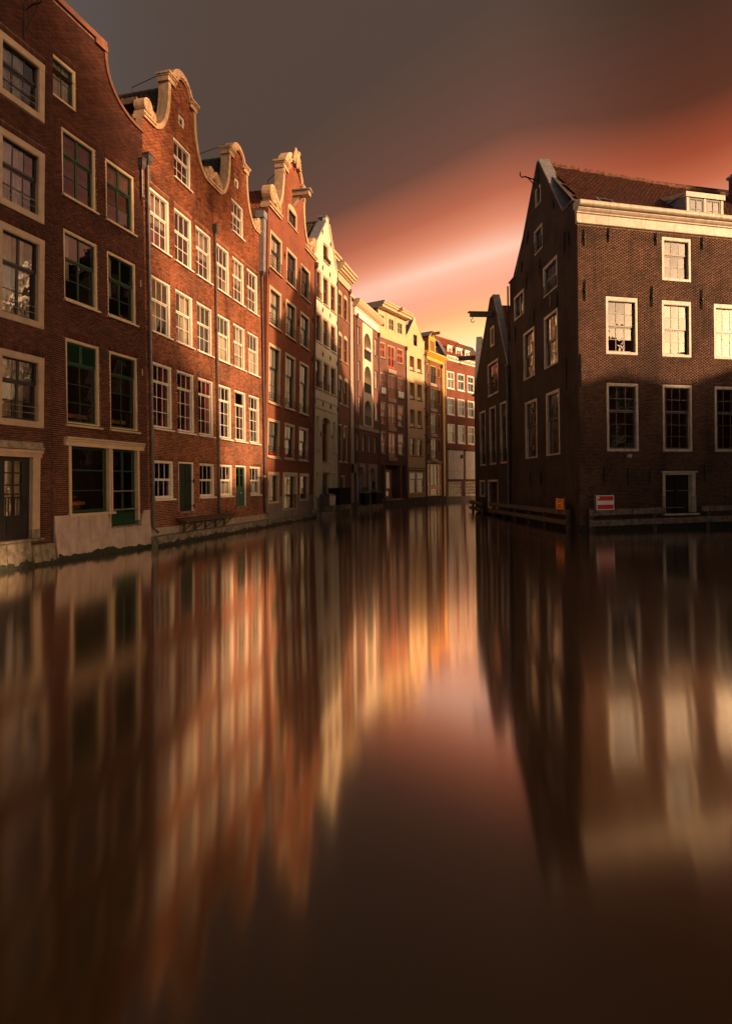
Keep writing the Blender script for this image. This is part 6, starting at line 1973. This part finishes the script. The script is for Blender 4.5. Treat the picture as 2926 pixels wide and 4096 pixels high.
ob('gable_run', g2, 'moss_dark', q)


def tide(parent, x0, x1, y, ztop, seed, mat='algae'):
    """ragged band of algae and wet grime along the waterline"""
    r2 = random.Random(seed)
    n = int((x1 - x0) / 0.09)
    vs_, fs = [], []
    z = ztop
    for i in range(n + 1):
        z = 0.75 * z + 0.25 * ztop + r2.uniform(-0.05, 0.05)
        zz_ = max(0.05, z + (r2.uniform(0, 0.12) if r2.random() < 0.12 else 0))
        x = x0 + (x1 - x0) * i / n
        vs_ += [(x, y, -0.2), (x, y - 0.012, zz_ * 0.5), (x, y + 0.006, zz_)]
    for i in range(n):
        o_ = i * 3
        fs += [(o_, o_ + 3, o_ + 4, o_ + 1), (o_ + 1, o_ + 4, o_ + 5, o_ + 2)]
    return ob('tide_mark', MB().add(vs_, fs), mat, parent, kind='stuff')


roots = {o['label']: o for o in col.objects if o.parent is None and 'label' in o}
for lab, o_ in roots.items():
    if lab.startswith('leftmost brown'):
        tide(o_, -5.6, -0.1, -0.262, 0.17, 1)
    if lab.startswith('brown brick house with green'):
        tide(o_, -4.88, -0.02, -0.178, 0.19, 2)
    if lab.startswith('long mossy concrete'):
        tide(o_, -0.1, 12.2, -0.478, 0.16, 3)
    if lab.startswith('narrow stone ledge'):
        tide(o_, 0.05, 9.35, -0.335, 0.14, 4)
    if lab.startswith('dark mossy foundation'):
        tide(o_, 0.02, 14.0, -0.106, 0.30, 5)

# ------------------------------------------------------------------ navigation signs
def rounded(x0, x1, z0, z1, r, n=5):
    pts = []
    for cx, cz, a0 in ((x1 - r, z0 + r, -math.pi / 2), (x1 - r, z1 - r, 0), (x0 + r, z1 - r, math.pi / 2), (x0 + r, z0 + r, math.pi)):
        for i in range(n + 1):
            a = a0 + math.pi / 2 * i / n
            pts.append((cx + r * math.cos(a), cz + r * math.sin(a)))
    return pts


p = along(CO, CA, 0.66, 0.46)
t = thing('prohibition_sign', 'red and white striped waterway sign on the fender by the corner', 'sign', (p[0], p[1], 1.08), (0, 0, RZ))
ob('board', MB().prism(rounded(0, 1.0, 0, 0.74, 0.05), 0, 0.03), 'sign_white', t)
ob('red_stripe', MB().box(0.04, 0.96, -0.004, -0.0005, 0.045, 0.265), 'sign_red', t)
ob('red_stripe', MB().box(0.04, 0.96, -0.004, -0.0005, 0.475, 0.70), 'sign_red', t)
em = MB()
for i in range(4):
    a = i * math.pi / 2 + 0.4
    em.ball((0.10 + 0.035 * math.cos(a), -0.006, 0.62 + 0.045 * math.sin(a)), 0.034, 0.002, 0.028, 8, 5)
ob('emblem', em, 'sign_white', t)
for x in (-0.08, 0.86):
    ob('bracket', MB().box(x, x + 0.16, 0.035, 0.10, -0.2, 0.80), 'wood_grey', t)
gp = along((far.x, far.y), GA, 9.75, 0.545)
t = thing('notice_sign', 'small orange notice board on the mossy fender of the shaded gable', 'sign', (gp[0], gp[1], 1.06), (0, 0, GR))
ob('board', MB().prism(rounded(0, 1.05, 0, 0.58, 0.02), 0, 0.03), 'sign_orange', t)
ob('icon_red', MB().box(0.38, 0.66, -0.004, -0.0005, 0.23, 0.275).box(0.38, 0.66, -0.004, -0.0005, 0.36, 0.405), 'ink', t)
ob('icon_white', MB().box(0.38, 0.66, -0.004, -0.0005, 0.28, 0.355), 'sign_white', t)
tx = MB()
for z, x0, x1 in ((0.47, 0.1, 0.95), (0.16, 0.32, 0.72), (0.08, 0.12, 0.92)):
    x = x0
    while x < x1:
        w = rnd.uniform(0.02, 0.05)
        tx.box(x, min(x + w, x1), -0.003, -0.0005, z, z + rnd.uniform(0.018, 0.035))
        x += w + 0.012
ob('small_print', tx, 'ink', t)
for x in (0.02, 0.93):
    ob('bracket', MB().box(x, x + 0.14, 0.035, 0.10, -0.25, 0.66), 'wood_grey', t)


# ------------------------------------------------------------------ unseen houses and elms out of frame, added mostly for the shade they cast
def plain_house(label, near, ang, W, D, eave, ridge, mat='sheet_brown', cols=3, rows=4):
    """canal house turned away from the viewpoint: walls, sash windows, gabled roof along the street"""
    h = House('town_house', label, near, ang, group='houses outside the picture')
    ww = W / (cols + 0.0)
    for r in range(rows):
        for c in range(cols):
            x0 = ww * (c + 0.5) - 0.6
            z0 = 1.2 + r * (eave - 1.5) / rows
            h.window(x0, x0 + 1.2, z0, z0 + min(2.2, (eave - 1.5) / rows - 0.9), sashes=((0.45, 2, 1), (0.55, 2, 1)), lintel=False)
    h.wall([(0, 0), (W, 0), (W, eave), (0, eave)], mat)
    h.body(0, W, eave, D, mat, 'room')
    h.part('roof', MB().add([(-0.1, -0.2, eave), (W + 0.1, -0.2, eave), (W + 0.1, D / 2, ridge), (-0.1, D / 2, ridge), (-0.1, D + 0.2, eave), (W + 0.1, D + 0.2, eave)], [(0, 1, 2, 3), (3, 2, 5, 4), (0, 3, 4), (1, 5, 2)]), 'tile_red')
    h.part('cornice', MB().box(-0.02, W + 0.02, -0.3, 0.05, eave - 0.35, eave - 0.01), 'cream')
    return h


# unseen houses added round the bend to shade the far row
plain_house('unseen tall house added for shade round the bend on the right bank, hidden behind the far gables', (18.0, 67.2), 0.80 + math.pi, 7.5, 9, 15.0, 18.2)
plain_house('second unseen house added for shade round the bend on the right bank, hidden behind the far gables', (23.5, 72.5), 0.80 + math.pi, 7.5, 9, 15.5, 18.6)
plain_house('third unseen house added for shade round the bend on the right bank, hidden behind the far gables', (29.0, 77.8), 0.80 + math.pi, 7.5, 9, 14.6, 17.9)
# unseen near-right houses, added and sized to shade the facades' lower floors
plain_house('low house added for shade on the near right bank, beyond the right edge of the photo', (24.0, 23.0), 2.75, 8.0, 8, 10.6, 11.7)
plain_house('set-back house added for shade on the near right bank, beyond the right edge of the photo', (28.5, 31.5), 2.75, 8.5, 8, 10.9, 12.0)  # added to fill a sunlit gap low on the corner house front
plain_house('middle house added for shade on the near right bank, beyond the right edge of the photo', (27.2, 15.3), 2.75, 8.0, 8, 9.8, 10.8)
plain_house('tall house added for shade on the near right bank, beyond the right edge of the photo', (30.4, 7.3), 2.75, 9.0, 9, 16.5, 19.0, rows=5)  # made tall to keep the leftmost houses' lower floors in shade


def tree(label, p, hgt, spread, nleaf, seed, low=0.26):  # unseen elm, added to dim facades on the left bank
    r2 = random.Random(seed)
    t = thing('shade_elm', label, 'tree', (p[0], p[1], 0.6), group='unseen trees added for shade')
    mb = MB()
    mb.tube([(0, 0, 0), (0.1, 0, hgt * 0.18), (0.0, 0.15, hgt * 0.34), (0.1, 0.1, hgt * 0.55), (0, 0, hgt * 0.85)], [0.42, 0.34, 0.28, 0.17, 0.04], 9)
    tips = []
    for i in range(16):
        a = i * 2.4 + r2.uniform(-0.3, 0.3)
        z0 = hgt * r2.uniform(low, max(0.72, low + 0.15))
        L = spread * r2.uniform(0.6, 1.0) * (1.15 - abs(z0 / hgt - 0.5))
        q1 = (math.cos(a) * L * 0.5, math.sin(a) * L * 0.5, z0 + L * 0.35)
        q2 = (math.cos(a) * L, math.sin(a) * L, z0 + L * 0.6 + r2.uniform(0, 1.5))
        mb.tube([(0, 0, z0), q1, q2], [0.14, 0.08, 0.02], 6)
        tips += [q1, q2, ((q1[0] + q2[0]) / 2, (q1[1] + q2[1]) / 2, (q1[2] + q2[2]) / 2)]
    tips += [(0, 0, hgt * 0.9), (0.5, -0.4, hgt * 0.8), (-0.6, 0.3, hgt * 0.75)]
    ob('trunk', mb, 'bark', t)
    vs_, fs = [], []
    for i in range(nleaf):
        c = r2.choice(tips)
        x, y, z = c[0] + r2.gauss(0, 1.15), c[1] + r2.gauss(0, 1.15), c[2] + r2.gauss(0, 0.95)
        u = Vector((r2.gauss(0, 1), r2.gauss(0, 1), r2.gauss(0, 1))).normalized()
        v = u.orthogonal().normalized()
        w = 0.2
        P = Vector((x, y, z))
        o_ = len(vs_)
        vs_ += [tuple(P), tuple(P + u * w + v * w * 0.5), tuple(P + u * w * 2.1), tuple(P + u * w - v * w * 0.5)]
        fs.append((o_, o_ + 1, o_ + 2, o_ + 3))
    ob('crown', MB().add(vs_, fs), 'leaf', t)


tree('leafy elm added for shade on the near right quay, right of the viewpoint and outside the photo', (18.5, 5.5), 27, 6.5, 24000, 5)
tree('second leafy elm added for shade on the near right quay, nearer the viewpoint and outside the photo', (20.6, 7.8), 26, 5.2, 18000, 9)
tree('tall elm with a high crown added for shade on the near right quay, outside the photo', (22.3, 16.5), 32, 4.6, 5000, 14, 0.68)  # crown set high to dim the tops of the twin gables
tree('broad leafy elm added for shade beside the viewpoint on the right quay, outside the photo', (15.0, 2.0), 23, 6.0, 20000, 23)  # added, like the next, to cut sky light on the leftmost houses
tree('leafy elm added for shade behind the viewpoint on the right quay, outside the photo', (13.5, -5.0), 23, 6.0, 20000, 31)
plain_house('brick house left of the leftmost visible house, outside the photo', along((-10.427, 20.095), A18, -13.0), A18, 7.35, 9, 15.5, 18.5)
